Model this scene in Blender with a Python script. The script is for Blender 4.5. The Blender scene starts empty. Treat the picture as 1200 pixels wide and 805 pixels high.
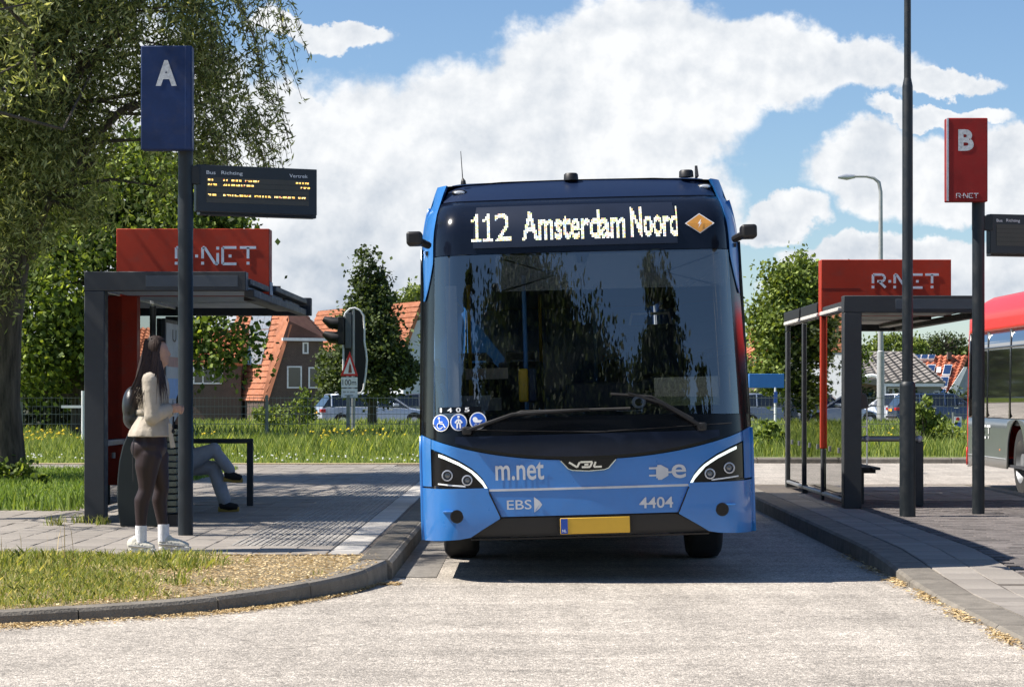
import bpy, bmesh, math, random
import numpy as np
from mathutils import Vector, Matrix, noise as mnoise
random.seed(7); rng = np.random.default_rng(7)
S = bpy.context.scene; COL = S.collection
rad = math.radians
# ---------------- camera ----------------
FPX, CH = 2600.0, 1.42
cam_d = bpy.data.cameras.new('camera'); cam = bpy.data.objects.new('camera', cam_d); COL.objects.link(cam)
cam.location = (0, 0, CH); cam.rotation_euler = (rad(90), 0, 0)
cam_d.lens = 36*FPX/1200; cam_d.sensor_width = 36; cam_d.shift_x = -20/1200; cam_d.shift_y = 59.5/1200
cam_d.clip_start = 0.1; cam_d.clip_end = 3000
S.camera = cam
S.render.resolution_x = 1024; S.render.resolution_y = 686
S.view_settings.view_transform = 'Standard'; S.view_settings.look = 'None'
S.view_settings.gamma = 1; S.view_settings.exposure = 0.80
# ---------------- sun + sky ----------------
SUNV = Vector((-0.80, -0.07, 1.0)).normalized()
sd = bpy.data.lights.new('sun', 'SUN'); sd.energy = 5.0; sd.angle = rad(0.5); sd.color = (1.0, 0.93, 0.84)
sun = bpy.data.objects.new('sun', sd); COL.objects.link(sun)
sun.rotation_euler = (-SUNV).to_track_quat('-Z', 'Y').to_euler(); sun.location = (-20, 0, 25)
W = bpy.data.worlds.new('World'); S.world = W; W.use_nodes = True
W.cycles.sampling_method = 'MANUAL'; W.cycles.sample_map_resolution = 512
def build_sky():
    nt = W.node_tree; N = nt.nodes; L = nt.links; N.clear()
    def nd(t, **k):
        n = N.new(t)
        for a, b in k.items(): setattr(n, a, b)
        return n
    def inp(s, v):
        if isinstance(v, bpy.types.NodeSocket): L.new(v, s)
        else: s.default_value = v
    def M(op, a, b=0.0, c=0.0, clamp=False):
        n = nd('ShaderNodeMath', operation=op, use_clamp=clamp)
        inp(n.inputs[0], a); inp(n.inputs[1], b); inp(n.inputs[2], c); return n.outputs[0]
    out = nd('ShaderNodeOutputWorld'); bg = nd('ShaderNodeBackground')
    sky = nd('ShaderNodeTexSky'); sky.sky_type = 'NISHITA'; sky.sun_disc = False
    sky.sun_elevation = math.asin(SUNV.z); sky.sun_rotation = math.atan2(SUNV.x, SUNV.y)
    sky.air_density = 1.0; sky.dust_density = 0.1; sky.ozone_density = 3.0
    tc = nd('ShaderNodeTexCoord'); sp = nd('ShaderNodeSeparateXYZ'); L.new(tc.outputs['Generated'], sp.inputs[0])
    x, y, z = sp.outputs
    ya = M('MAXIMUM', M('ABSOLUTE', y), 0.12)
    u = M('MULTIPLY_ADD', M('DIVIDE', x, ya), 2.6, 0.62)           # 1 unit = 1000 px
    v = M('MULTIPLY_ADD', M('DIVIDE', z, ya), -2.6, 0.462)
    comb = nd('ShaderNodeCombineXYZ'); L.new(u, comb.inputs[0]); L.new(v, comb.inputs[1]); L.new(y, comb.inputs[2])
    def fbm(scale, det, rough, off=(0, 0, 0), dist=0.0):
        mp = nd('ShaderNodeMapping'); L.new(comb.outputs[0], mp.inputs[0]); mp.inputs['Location'].default_value = off
        n = nd('ShaderNodeTexNoise'); L.new(mp.outputs[0], n.inputs['Vector'])
        n.inputs['Scale'].default_value = scale; n.inputs['Detail'].default_value = det; n.inputs['Roughness'].default_value = rough
        n.inputs['Distortion'].default_value = dist
        return n.outputs['Fac']
    n1 = fbm(7, 6, 0.58); n1b = fbm(7, 6, 0.58, (0.012, 0.016, 0));  n2 = fbm(2.2, 3, 0.5, (3, 1, 0)); n3 = fbm(26, 4, 0.6, (1, 7, 2))
    def wn(scale, det, off, amp):
        return M('MULTIPLY', M('SUBTRACT', fbm(scale, det, .6, off), 0.5), amp)
    wx = M('ADD', M('ADD', u, wn(2.4, 2, (3, 1, 0), .10)), wn(9, 6, (5, 9, 0), .11))
    wy = M('ADD', M('ADD', v, wn(2.6, 2, (8, 4, 0), .10)), wn(9, 6, (1, 2, 0), .11))
    blobs = [(.40,.26,.20,.18),(.30,.17,.16,.07),(.56,.20,.20,.13),(.66,.13,.13,.12),(.76,.10,.15,.125),(.73,.24,.14,.09),(.87,.075,.14,.07),(.98,.075,.13,.045),
             (1.09,.085,.11,.02),(.40,.42,.5,.12),(1.03,.20,.10,.06),(.90,.25,.06,.03),(1.10,.20,.09,.04),(1.20,.18,.07,.055),(1.17,.22,.12,.05),(1.04,.30,.16,.03),
             (1.14,.335,.10,.035),(.98,.33,.12,.03),(1.10,.13,.10,.016),(1.22,.33,.07,.05),(.37,.05,.10,.02),(1.35,.25,.1,.2),(-.1,.2,.5,.25),(1.6,.1,.3,.1)]
    best = None
    for cx, cy, rx, ry in blobs:
        dx = M('DIVIDE', M('SUBTRACT', wx, cx), rx); dy = M('DIVIDE', M('SUBTRACT', wy, cy), ry)
        d = M('SQRT', M('ADD', M('MULTIPLY', dx, dx), M('MULTIPLY', dy, dy)))
        d = M('SUBTRACT', 1.0, d)
        best = d if best is None else M('MAXIMUM', best, d)
    best = M('MAXIMUM', best, -0.9)
    # away from the photographed patch clouds go on at random
    far = M('MULTIPLY', M('SUBTRACT', n2, 0.63), 2.4)
    front = M('GREATER_THAN', y, 0.0)
    inside = M('MULTIPLY', front, M('LESS_THAN', M('ABSOLUTE', M('SUBTRACT', u, 0.6)), 1.3))
    inside = M('MULTIPLY', inside, M('GREATER_THAN', v, -0.55))
    base = M('ADD', M('MULTIPLY', best, inside), M('MULTIPLY', far, M('SUBTRACT', 1.0, inside)))
    base = M('MINIMUM', base, 0.62)
    def dens(nn): return M('ADD', M('ADD', M('MULTIPLY_ADD', base, 2.5, -0.10), M('MULTIPLY', M('SUBTRACT', nn, 0.5), 1.9)), M('MULTIPLY', M('SUBTRACT', n3, 0.5), 0.5))
    d1 = dens(n1); d2 = dens(n1b)
    mr = nd('ShaderNodeMapRange', interpolation_type='SMOOTHSTEP'); L.new(d1, mr.inputs[0])
    mr.inputs[1].default_value = -0.10; mr.inputs[2].default_value = 0.42; alpha = mr.outputs[0]
    # cloud brightness: relief by density difference towards the light, greyer low and in thick parts
    rel = M('MULTIPLY', M('SUBTRACT', d2, d1), 0.55)
    greyv = nd('ShaderNodeMapRange', interpolation_type='SMOOTHSTEP'); L.new(M('ADD', v, M('MULTIPLY', M('SUBTRACT', n2, 0.5), 0.6)), greyv.inputs[0])
    greyv.inputs[1].default_value = 0.14; greyv.inputs[2].default_value = 0.34
    soft = nd('ShaderNodeMapRange', interpolation_type='SMOOTHSTEP'); L.new(fbm(4.5, 4, .5, (6, 3, 0)), soft.inputs[0]); soft.inputs[1].default_value = 0.42; soft.inputs[2].default_value = 0.62
    edge = nd('ShaderNodeMapRange', interpolation_type='SMOOTHSTEP'); L.new(d1, edge.inputs[0]); edge.inputs[1].default_value = 0.35; edge.inputs[2].default_value = 1.3
    sh = M('ADD', M('MULTIPLY', greyv.outputs[0], 0.06), M('MULTIPLY', M('MULTIPLY', soft.outputs[0], edge.outputs[0]), M('ADD', 0.06, M('MULTIPLY', greyv.outputs[0], 0.12))))
    br = M('SUBTRACT', M('SUBTRACT', 1.0, sh), rel)
    br = M('MINIMUM', M('MAXIMUM', br, 0.55), 1.06)
    cc = nd('ShaderNodeMix', data_type='RGBA'); L.new(M('MULTIPLY', M('SUBTRACT', br, 0.55), 2.0), cc.inputs[0])
    cc.inputs[6].default_value = (0.18, 0.235, 0.31, 1); cc.inputs[7].default_value = (0.565, 0.575, 0.585, 1)
    skc = nd('ShaderNodeMix', data_type='RGBA', blend_type='MULTIPLY'); skc.inputs[0].default_value = 1
    L.new(sky.outputs[0], skc.inputs[6]); skc.inputs[7].default_value = (0.060, 0.066, 0.074, 1)
    mix = nd('ShaderNodeMix', data_type='RGBA'); L.new(M('MULTIPLY', alpha, M('GREATER_THAN', z, -0.02)), mix.inputs[0])
    L.new(skc.outputs[2], mix.inputs[6]); L.new(cc.outputs[2], mix.inputs[7])
    L.new(mix.outputs[2], bg.inputs[0]); bg.inputs[1].default_value = 1.0
    L.new(bg.outputs[0], out.inputs[0])
build_sky()

# ---------------- helpers ----------------
def P(px, py, D): return Vector(((px-620)*D/FPX, D, CH+(462-py)*D/FPX))
_m = {}
def mat(name, col, rough=0.6, metal=0.0, var=0.12, scale=6.0, bump=0.0, bscale=40.0, rnd=None, rv=0.25, coat=0.0, spec=0.5, dirt=0.0, emis=None, estr=0.0, trans=0.0, obj=True, stretch=None):
    if name in _m: return _m[name]
    m = bpy.data.materials.new(name); m.use_nodes = True; nt = m.node_tree; N = nt.nodes; L = nt.links
    b = N['Principled BSDF']; b.inputs['Roughness'].default_value = rough; b.inputs['Metallic'].default_value = metal
    b.inputs['Specular IOR Level'].default_value = spec
    if coat: b.inputs['Coat Weight'].default_value = coat; b.inputs['Coat Roughness'].default_value = 0.05
    tc = N.new('ShaderNodeTexCoord'); vec = tc.outputs['Object']
    if stretch:
        mp = N.new('ShaderNodeMapping'); mp.inputs['Scale'].default_value = stretch; L.new(vec, mp.inputs[0]); vec = mp.outputs[0]
    tn = N.new('ShaderNodeTexNoise'); tn.inputs['Scale'].default_value = scale; tn.inputs['Detail'].default_value = 6; tn.inputs['Roughness'].default_value = 0.65
    L.new(vec, tn.inputs['Vector'])
    mr = N.new('ShaderNodeMapRange'); mr.inputs[1].default_value = 0.3; mr.inputs[2].default_value = 0.7
    mr.inputs[3].default_value = 1-var; mr.inputs[4].default_value = 1+var; L.new(tn.outputs['Fac'], mr.inputs[0])
    fac = mr.outputs[0]
    if rnd:
        r = N.new('ShaderNodeObjectInfo').outputs['Random'] if rnd == 'object' else N.new('ShaderNodeNewGeometry').outputs['Random Per Island']
        m2 = N.new('ShaderNodeMapRange'); m2.inputs[3].default_value = 1-rv; m2.inputs[4].default_value = 1+rv; L.new(r, m2.inputs[0])
        mm = N.new('ShaderNodeMath'); mm.operation = 'MULTIPLY'; L.new(fac, mm.inputs[0]); L.new(m2.outputs[0], mm.inputs[1]); fac = mm.outputs[0]
    vm = N.new('ShaderNodeVectorMath'); vm.operation = 'SCALE'; vm.inputs[0].default_value = col; L.new(fac, vm.inputs['Scale'])
    c = vm.outputs[0]
    if dirt:
        dn = N.new('ShaderNodeTexNoise'); dn.inputs['Scale'].default_value = scale*2.3; dn.inputs['Detail'].default_value = 8; dn.inputs['Roughness'].default_value = .75
        L.new(vec, dn.inputs['Vector'])
        dm = N.new('ShaderNodeMapRange'); dm.inputs[1].default_value = .5; dm.inputs[2].default_value = .72; dm.inputs[4].default_value = dirt; L.new(dn.outputs['Fac'], dm.inputs[0])
        dx = N.new('ShaderNodeMix'); dx.data_type = 'RGBA'; L.new(dm.outputs[0], dx.inputs[0]); L.new(c, dx.inputs[6]); dx.inputs[7].default_value = (.10, .09, .075, 1); c = dx.outputs[2]
        dr = N.new('ShaderNodeMapRange'); dr.inputs[1].default_value = .3; dr.inputs[2].default_value = .7; dr.inputs[3].default_value = max(0.02, rough*.75); dr.inputs[4].default_value = min(1, rough*1.5+.05)
        L.new(dn.outputs['Fac'], dr.inputs[0]); L.new(dr.outputs[0], b.inputs['Roughness'])
    L.new(c, b.inputs['Base Color'])
    if bump:
        bn = N.new('ShaderNodeTexNoise'); bn.inputs['Scale'].default_value = bscale; bn.inputs['Detail'].default_value = 5; L.new(vec, bn.inputs['Vector'])
        bp = N.new('ShaderNodeBump'); bp.inputs['Strength'].default_value = bump; bp.inputs['Distance'].default_value = 0.02; L.new(bn.outputs['Fac'], bp.inputs['Height']); L.new(bp.outputs[0], b.inputs['Normal'])
    if emis:
        b.inputs['Emission Color'].default_value = (*emis, 1); b.inputs['Emission Strength'].default_value = estr
    if trans:
        t = N.new('ShaderNodeBsdfTranslucent'); mx = N.new('ShaderNodeMixShader'); mx.inputs[0].default_value = trans
        v2 = N.new('ShaderNodeVectorMath'); v2.operation = 'MULTIPLY'; v2.inputs[1].default_value = (1.35, 1.25, .55); L.new(c, v2.inputs[0]); L.new(v2.outputs[0], t.inputs[0])
        L.new(b.outputs[0], mx.inputs[1]); L.new(t.outputs[0], mx.inputs[2]); L.new(mx.outputs[0], N['Material Output'].inputs[0])
    _m[name] = m; return m
def glass(name, tint=(.8, .85, .82), refl=0.06, rough=0.0, fres=1.0, ior=1.5):
    if name in _m: return _m[name]
    m = bpy.data.materials.new(name); m.use_nodes = True; nt = m.node_tree; N = nt.nodes; L = nt.links
    N.remove(N['Principled BSDF'])
    t = N.new('ShaderNodeBsdfTransparent'); t.inputs[0].default_value = (*tint, 1)
    g = N.new('ShaderNodeBsdfGlossy'); g.inputs['Roughness'].default_value = rough
    f = N.new('ShaderNodeFresnel'); f.inputs[0].default_value = ior
    ma = N.new('ShaderNodeMath'); ma.operation = 'MULTIPLY_ADD'; ma.use_clamp = True; L.new(f.outputs[0], ma.inputs[0]); ma.inputs[1].default_value = fres; ma.inputs[2].default_value = refl
    mx = N.new('ShaderNodeMixShader'); L.new(ma.outputs[0], mx.inputs[0]); L.new(t.outputs[0], mx.inputs[1]); L.new(g.outputs[0], mx.inputs[2])
    L.new(mx.outputs[0], N['Material Output'].inputs[0]); _m[name] = m; return m

def tag(o, label=None, cat=None, group=None, kind=None):
    if label: o['label'] = label
    if cat: o['category'] = cat
    if group: o['group'] = group
    if kind: o['kind'] = kind
    return o
def empty(name, loc, label=None, cat=None, group=None, rz=0.0):
    o = bpy.data.objects.new(name, None); COL.objects.link(o); o.location = loc; o.rotation_euler.z = rz; o.empty_display_size = .2
    return tag(o, label, cat, group)
def link(name, me, parent=None, loc=None):
    o = bpy.data.objects.new(name, me); COL.objects.link(o)
    if parent: o.parent = parent
    if loc is not None: o.location = loc
    return o
def copy_tree(o, parent=None):
    c = o.copy(); COL.objects.link(c)
    if parent: c.parent = parent
    for ch in list(o.children): copy_tree(ch, c)
    return c
class MB:
    def __init__(s): s.v = []; s.f = []
    def add(s, vs, fs):
        n = len(s.v); s.v += [tuple(p) for p in vs]; s.f += [tuple(i+n for i in f) for f in fs]; return s
    def box(s, x0, x1, y0, y1, z0, z1, rz=0.0, c=0.0):
        if c:
            a = [(x0, y0, z0), (x1, y0, z0), (x1, y1, z0), (x0, y1, z0), (x0, y0, z1-c), (x1, y0, z1-c), (x1, y1, z1-c), (x0, y1, z1-c),
                 (x0+c, y0+c, z1), (x1-c, y0+c, z1), (x1-c, y1-c, z1), (x0+c, y1-c, z1)]
            f = [(0, 1, 5, 4), (1, 2, 6, 5), (2, 3, 7, 6), (3, 0, 4, 7), (4, 5, 9, 8), (5, 6, 10, 9), (6, 7, 11, 10), (7, 4, 8, 11), (8, 9, 10, 11), (3, 2, 1, 0)]
        else:
            a = [(x0, y0, z0), (x1, y0, z0), (x1, y1, z0), (x0, y1, z0), (x0, y0, z1), (x1, y0, z1), (x1, y1, z1), (x0, y1, z1)]
            f = [(0, 1, 5, 4), (1, 2, 6, 5), (2, 3, 7, 6), (3, 0, 4, 7), (4, 5, 6, 7), (3, 2, 1, 0)]
        if rz:
            cx, cy = (x0+x1)/2, (y0+y1)/2; ca, sa = math.cos(rz), math.sin(rz)
            a = [(cx+(p[0]-cx)*ca-(p[1]-cy)*sa, cy+(p[0]-cx)*sa+(p[1]-cy)*ca, p[2]) for p in a]
        return s.add(a, f)
    def tube(s, pts, r, n=8, cap=True, sc=(1, 1)):
        pts = [Vector(p) for p in pts]; k = len(pts)
        rs = r if isinstance(r, (list, tuple)) else [r]*k
        up = None; rings = []
        for i in range(k):
            d = (pts[min(i+1, k-1)]-pts[max(i-1, 0)])
            if d.length < 1e-9: d = Vector((0, 0, 1))
            d.normalize()
            if up is None: up = Vector((0, 1, 0)) if abs(d.y) < .9 else Vector((1, 0, 0))
            a = d.cross(up)
            if a.length < 1e-6: a = d.orthogonal()
            a.normalize(); b = a.cross(d).normalized(); up = b
            rings.append([pts[i]+(a*math.cos(2*math.pi*j/n)*sc[0]+b*math.sin(2*math.pi*j/n)*sc[1])*rs[i] for j in range(n)])
        vs = [p for rg in rings for p in rg]; fs = []
        for i in range(k-1):
            for j in range(n): fs.append((i*n+j, i*n+(j+1) % n, (i+1)*n+(j+1) % n, (i+1)*n+j))
        if cap: fs.append(tuple(range(n-1, -1, -1))); fs.append(tuple((k-1)*n+j for j in range(n)))
        return s.add(vs, fs)
    def ell(s, c, r, seg=12, rings=8):
        c = Vector(c); r = (r, r, r) if not isinstance(r, (tuple, list)) else r
        vs = [(c.x, c.y, c.z-r[2])]
        for i in range(1, rings):
            t = -math.pi/2+math.pi*i/rings
            for j in range(seg):
                a = 2*math.pi*j/seg; vs.append((c.x+r[0]*math.cos(t)*math.cos(a), c.y+r[1]*math.cos(t)*math.sin(a), c.z+r[2]*math.sin(t)))
        vs.append((c.x, c.y, c.z+r[2])); fs = []
        for j in range(seg): fs.append((0, 1+(j+1) % seg, 1+j))
        for i in range(rings-2):
            for j in range(seg): a = 1+i*seg; fs.append((a+j, a+(j+1) % seg, a+seg+(j+1) % seg, a+seg+j))
        a = 1+(rings-2)*seg; t = len(vs)-1
        for j in range(seg): fs.append((a+j, a+(j+1) % seg, t))
        return s.add(vs, fs)
    def prism(s, poly, f0, f1):
        """poly: 2D points; f0/f1 map (a,b) to 3D for the two ends"""
        n = len(poly); vs = [f0(a, b) for a, b in poly]+[f1(a, b) for a, b in poly]
        fs = [tuple(range(n-1, -1, -1)), tuple(range(n, 2*n))]+[(i, (i+1) % n, n+(i+1) % n, n+i) for i in range(n)]
        return s.add(vs, fs)
    def xz(s, poly, y0, y1): return s.prism(poly, lambda a, b: (a, y0, b), lambda a, b: (a, y1, b))
    def yz(s, poly, x0, x1): return s.prism(poly, lambda a, b: (x0, a, b), lambda a, b: (x1, a, b))
    def quad(s, a, b, c, d): return s.add([a, b, c, d], [(0, 1, 2, 3)])
    def build(s, name, m, parent=None, smooth=False, bevel=0.0, loc=None, seg=2):
        me = bpy.data.meshes.new(name); me.from_pydata(s.v, [], s.f); me.update()
        bm = bmesh.new(); bm.from_mesh(me); bmesh.ops.recalc_face_normals(bm, faces=bm.faces); bm.to_mesh(me); bm.free()
        if m: me.materials.append(m)
        if smooth:
            for p in me.polygons: p.use_smooth = True
            try: me.set_sharp_from_angle(angle=rad(42))
            except Exception: pass
        o = link(name, me, parent, loc)
        if bevel:
            b = o.modifiers.new('bevel', 'BEVEL'); b.width = bevel; b.segments = seg; b.limit_method = 'ANGLE'; b.angle_limit = rad(40); b.harden_normals = False
            for p in me.polygons: p.use_smooth = True
            try: me.set_sharp_from_angle(angle=rad(60))
            except Exception: pass
        return o
def np_mesh(name, V, k, m, parent=None):
    """V: (n*k,3) vertices, every k in a row one face"""
    n = len(V)//k; me = bpy.data.meshes.new(name)
    me.vertices.add(n*k); me.vertices.foreach_set('co', V.astype(np.float32).ravel())
    me.loops.add(n*k); me.loops.foreach_set('vertex_index', np.arange(n*k, dtype=np.int32))
    me.polygons.add(n); me.polygons.foreach_set('loop_start', np.arange(0, n*k, k, dtype=np.int32))
    try: me.polygons.foreach_set('loop_total', np.full(n, k, dtype=np.int32))
    except Exception: pass
    me.update(); me.validate(); me.materials.append(m); return link(name, me, parent)
def text_mesh(txt, bold=0.0, shear=0.0, spacing=1.0):
    c = bpy.data.curves.new('t', 'FONT'); c.body = txt; c.offset = bold; c.shear = shear; c.space_character = spacing; c.resolution_u = 4
    o = bpy.data.objects.new('t', c); COL.objects.link(o); dg = bpy.context.evaluated_depsgraph_get(); dg.update()
    me = bpy.data.meshes.new_from_object(o.evaluated_get(dg)); bpy.data.objects.remove(o); bpy.data.curves.remove(c)
    V = np.array([v.co[:] for v in me.vertices]); F = [tuple(p.vertices) for p in me.polygons]; bpy.data.meshes.remove(me)
    return V, F
def text(name, txt, x0, x1, z0, z1, fn, m, parent, bold=0.012, shear=0.0, fitmin=None):
    """text scaled into the rectangle x0..x1, z0..z1 (digit/letter height), each vertex mapped by fn(x,z)->3D"""
    V, F = text_mesh(txt, bold, shear)
    mn = V.min(0); mx = V.max(0)
    X = x0+(V[:, 0]-mn[0])/(mx[0]-mn[0])*(x1-x0); Z = z0+(V[:, 1]-mn[1])/(mx[1]-mn[1])*(z1-z0)
    b = MB(); b.v = [tuple(fn(a, c)) for a, c in zip(X, Z)]; b.f = F
    return b.build(name, m, parent)
def evalmesh(o):
    dg = bpy.context.evaluated_depsgraph_get(); dg.update(); me = bpy.data.meshes.new_from_object(o.evaluated_get(dg)); return me
def blob(name, mb, m, parent, voxel=0.012, smooth=6, subd=0):
    """fuse overlapping solids into one continuous surface"""
    o = mb.build(name, None); r = o.modifiers.new('r', 'REMESH'); r.mode = 'VOXEL'; r.voxel_size = voxel; r.use_smooth_shade = True
    s = o.modifiers.new('s', 'SMOOTH'); s.iterations = smooth; s.factor = 0.5
    me = evalmesh(o); bpy.data.objects.remove(o)
    for p in me.polygons: p.use_smooth = True
    me.materials.clear(); me.materials.append(m); me.name = name
    return link(name, me, parent)
# ---------------- ground ----------------
def road_mat():
    m = bpy.data.materials.new('asphalt'); m.use_nodes = True; nt = m.node_tree; N = nt.nodes; L = nt.links; b = N['Principled BSDF']
    tc = N.new('ShaderNodeTexCoord')
    def noise(sc, det, ro=.6):
        n = N.new('ShaderNodeTexNoise'); n.inputs['Scale'].default_value = sc; n.inputs['Detail'].default_value = det; n.inputs['Roughness'].default_value = ro; L.new(tc.outputs['Object'], n.inputs['Vector']); return n.outputs['Fac']
    def mr(s, a, c, d, e):
        n = N.new('ShaderNodeMapRange'); n.inputs[1].default_value = a; n.inputs[2].default_value = c; n.inputs[3].default_value = d; n.inputs[4].default_value = e; L.new(s, n.inputs[0]); return n.outputs[0]
    def mul(a, c):
        n = N.new('ShaderNodeMath'); n.operation = 'MULTIPLY'; L.new(a, n.inputs[0]); L.new(c, n.inputs[1]); return n.outputs[0]
    vo = N.new('ShaderNodeTexVoronoi'); vo.inputs['Scale'].default_value = 58; L.new(tc.outputs['Object'], vo.inputs['Vector'])
    vo2 = N.new('ShaderNodeTexVoronoi'); vo2.inputs['Scale'].default_value = 58; vo2.feature = 'DISTANCE_TO_EDGE'; L.new(tc.outputs['Object'], vo2.inputs['Vector'])
    sp = N.new('ShaderNodeSeparateColor'); L.new(vo.outputs['Color'], sp.inputs[0])
    stone = mr(sp.outputs[0], 0, 1, .62, 1.25)
    gap = mr(vo2.outputs['Distance'], 0.0, .25, .50, 1.06)
    mid = mr(noise(9, 6), .3, .7, .86, 1.12); big = mr(noise(.7, 6, .7), .3, .7, .80, 1.14); pits = mr(noise(34, 3), .34, .46, .62, 1.0)
    def streak(scl, rot, det):
        mp = N.new('ShaderNodeMapping'); mp.inputs['Scale'].default_value = scl; mp.inputs['Rotation'].default_value = (0, 0, rot); L.new(tc.outputs['Object'], mp.inputs[0])
        n = N.new('ShaderNodeTexNoise'); n.inputs['Scale'].default_value = 1; n.inputs['Detail'].default_value = det; n.inputs['Roughness'].default_value = .65; L.new(mp.outputs[0], n.inputs['Vector']); return n.outputs['Fac']
    trk = mul(mr(streak((.35, 2.6, 1), .12, 6), .35, .65, .84, 1.12), mr(streak((2.4, .22, 1), 0, 5), .4, .6, .90, 1.06))
    wv = N.new('ShaderNodeTexNoise'); wv.inputs['Scale'].default_value = 2.2; wv.inputs['Detail'].default_value = 6; L.new(tc.outputs['Object'], wv.inputs['Vector'])
    w2 = N.new('ShaderNodeVectorMath'); w2.operation = 'MULTIPLY_ADD'; L.new(wv.outputs['Color'], w2.inputs[0]); w2.inputs[1].default_value = (.7, .7, 0); L.new(tc.outputs['Object'], w2.inputs[2])
    ck = N.new('ShaderNodeTexVoronoi'); ck.feature = 'DISTANCE_TO_EDGE'; ck.inputs['Scale'].default_value = .33; L.new(w2.outputs[0], ck.inputs['Vector'])
    crack = mr(ck.outputs['Distance'], .001, .005, .80, 1.0)
    spots = mul(mr(noise(2.3, 8, .75), .58, .70, 1.0, .80), crack)
    f = mul(mul(mul(mul(stone, gap), mul(mid, big)), pits), mul(trk, spots))
    vm = N.new('ShaderNodeVectorMath'); vm.operation = 'SCALE'; vm.inputs[0].default_value = (.63, .572, .495); L.new(f, vm.inputs['Scale'])
    L.new(vm.outputs[0], b.inputs['Base Color']); b.inputs['Roughness'].default_value = .82; b.inputs['Specular IOR Level'].default_value = .35
    ad = N.new('ShaderNodeMath'); ad.operation = 'MULTIPLY_ADD'; L.new(mul(gap, pits), ad.inputs[0]); ad.inputs[1].default_value = 1; L.new(noise(140, 2), ad.inputs[2])
    bp = N.new('ShaderNodeBump'); bp.inputs['Strength'].default_value = .8; bp.inputs['Distance'].default_value = .006; L.new(ad.outputs[0], bp.inputs['Height']); L.new(bp.outputs[0], b.inputs['Normal'])
    return m
M_road = road_mat()
M_conc = mat('concrete_slab', (.26, .235, .205), .85, var=.16, scale=3, bump=.25, bscale=90, rnd='object', rv=.14, dirt=.35)
M_conc_i = mat('concrete_slab_far', (.26, .235, .205), .85, var=.16, scale=3, bump=.2, bscale=90, rnd='island', rv=.14, dirt=.35)
M_kerb = mat('kerb_concrete', (.19, .17, .14), .88, var=.25, scale=5, bump=.5, bscale=70, rnd='object', rv=.08, dirt=.55)
M_white = mat('white_slab', (.40, .38, .345), .8, var=.2, scale=4, bump=.2, bscale=90, rnd='object', rv=.2, dirt=.45)
M_brick = mat('clinker_brick', (.14, .125, .118), .85, var=.2, scale=8, bump=.4, bscale=120, rnd='object', rv=.3, dirt=.3)
M_brick_i = mat('clinker_brick_far', (.14, .125, .118), .85, var=.2, scale=8, bump=.4, bscale=120, rnd='island', rv=.3, dirt=.3)
M_joint = mat('joint_sand', (.10, .085, .07), .95, var=.3, scale=20)
M_soil = mat('verge_soil', (.24, .19, .11), .95, var=.4, scale=9, bump=.8, bscale=60)
M_turf = mat('turf', (.16, .19, .06), .95, var=.4, scale=3, bump=.8, bscale=30)
M_far = mat('far_ground', (.10, .13, .05), .95, var=.3, scale=.3)

def sheet(name, poly, z, m, kind='structure', div=0):
    me = bpy.data.meshes.new(name); bm = bmesh.new()
    vs = [bm.verts.new((p[0], p[1], p[2] if len(p) > 2 else z)) for p in poly]; f = bm.faces.new(vs)
    bmesh.ops.triangulate(bm, faces=[f]); bmesh.ops.recalc_face_normals(bm, faces=bm.faces)
    for ff in bm.faces:
        if ff.normal.z < 0: ff.normal_flip()
    bm.to_mesh(me); bm.free(); me.materials.append(m); o = link(name, me)
    if kind: o['kind'] = kind
    return o
sheet('ground', [(-1500, -1500), (1500, -1500), (1500, 1500), (-1500, 1500)], -.03, M_far)
sheet('road', [(-60, -25), (60, -25), (60, 46), (-60, 46)], 0, M_road)
sheet('street', [(-90, 84), (90, 84), (90, 106), (-90, 106)], 0.0, mat('street_paving', (.26, .24, .22), .9, var=.15, scale=.6))

# left kerb line (outer edge), height and path
KP = [(-30, 7.5), (-14, 10.3), (-8, 11.9), (-5, 12.95), (-3.25, 13.62), (-2.86, 13.85), (-2.21, 14.25), (-1.74, 14.85), (-1.42, 15.5), (-1.2, 16.1), (-1.08, 16.9), (-1.05, 17.8), (-1.05, 46)]
def zk(y, x=0): return .075+.075*min(1, max(0, (y-13.4)/3.2))
def resample(pts, step):
    out = [Vector(pts[0])]; acc = 0
    pts = [Vector(p) for p in pts]
    for a, b in zip(pts, pts[1:]):
        L_ = (b-a).length; t = step-acc
        while t <= L_:
            out.append(a+(b-a)*(t/L_)); t += step
        acc = L_-(t-step)
    return out
def smooth_path(pts, it=2):
    p = [Vector(q) for q in pts]
    for _ in range(it):
        q = [p[0]]
        for a, b in zip(p, p[1:]): q += [a*.75+b*.25, a*.25+b*.75]
        q.append(p[-1]); p = q
    return p
KPs = smooth_path([Vector((a, b)) for a, b in KP])
fine = resample(KPs, .1)
def nrm(i, pts):
    d = (pts[min(i+1, len(pts)-1)]-pts[max(i-1, 0)]).normalized(); return Vector((-d.y, d.x))   # to the left of travel = inland
kerb = sheet('kerb', [(p.x+nrm(i, fine).x*.02, p.y+nrm(i, fine).y*.02) for i, p in enumerate(fine) if i % 3 == 0]+[(p.x+nrm(i, fine).x*.2, p.y+nrm(i, fine).y*.2) for i, p in reversed(list(enumerate(fine))) if i % 3 == 0], .012, M_joint)
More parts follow.
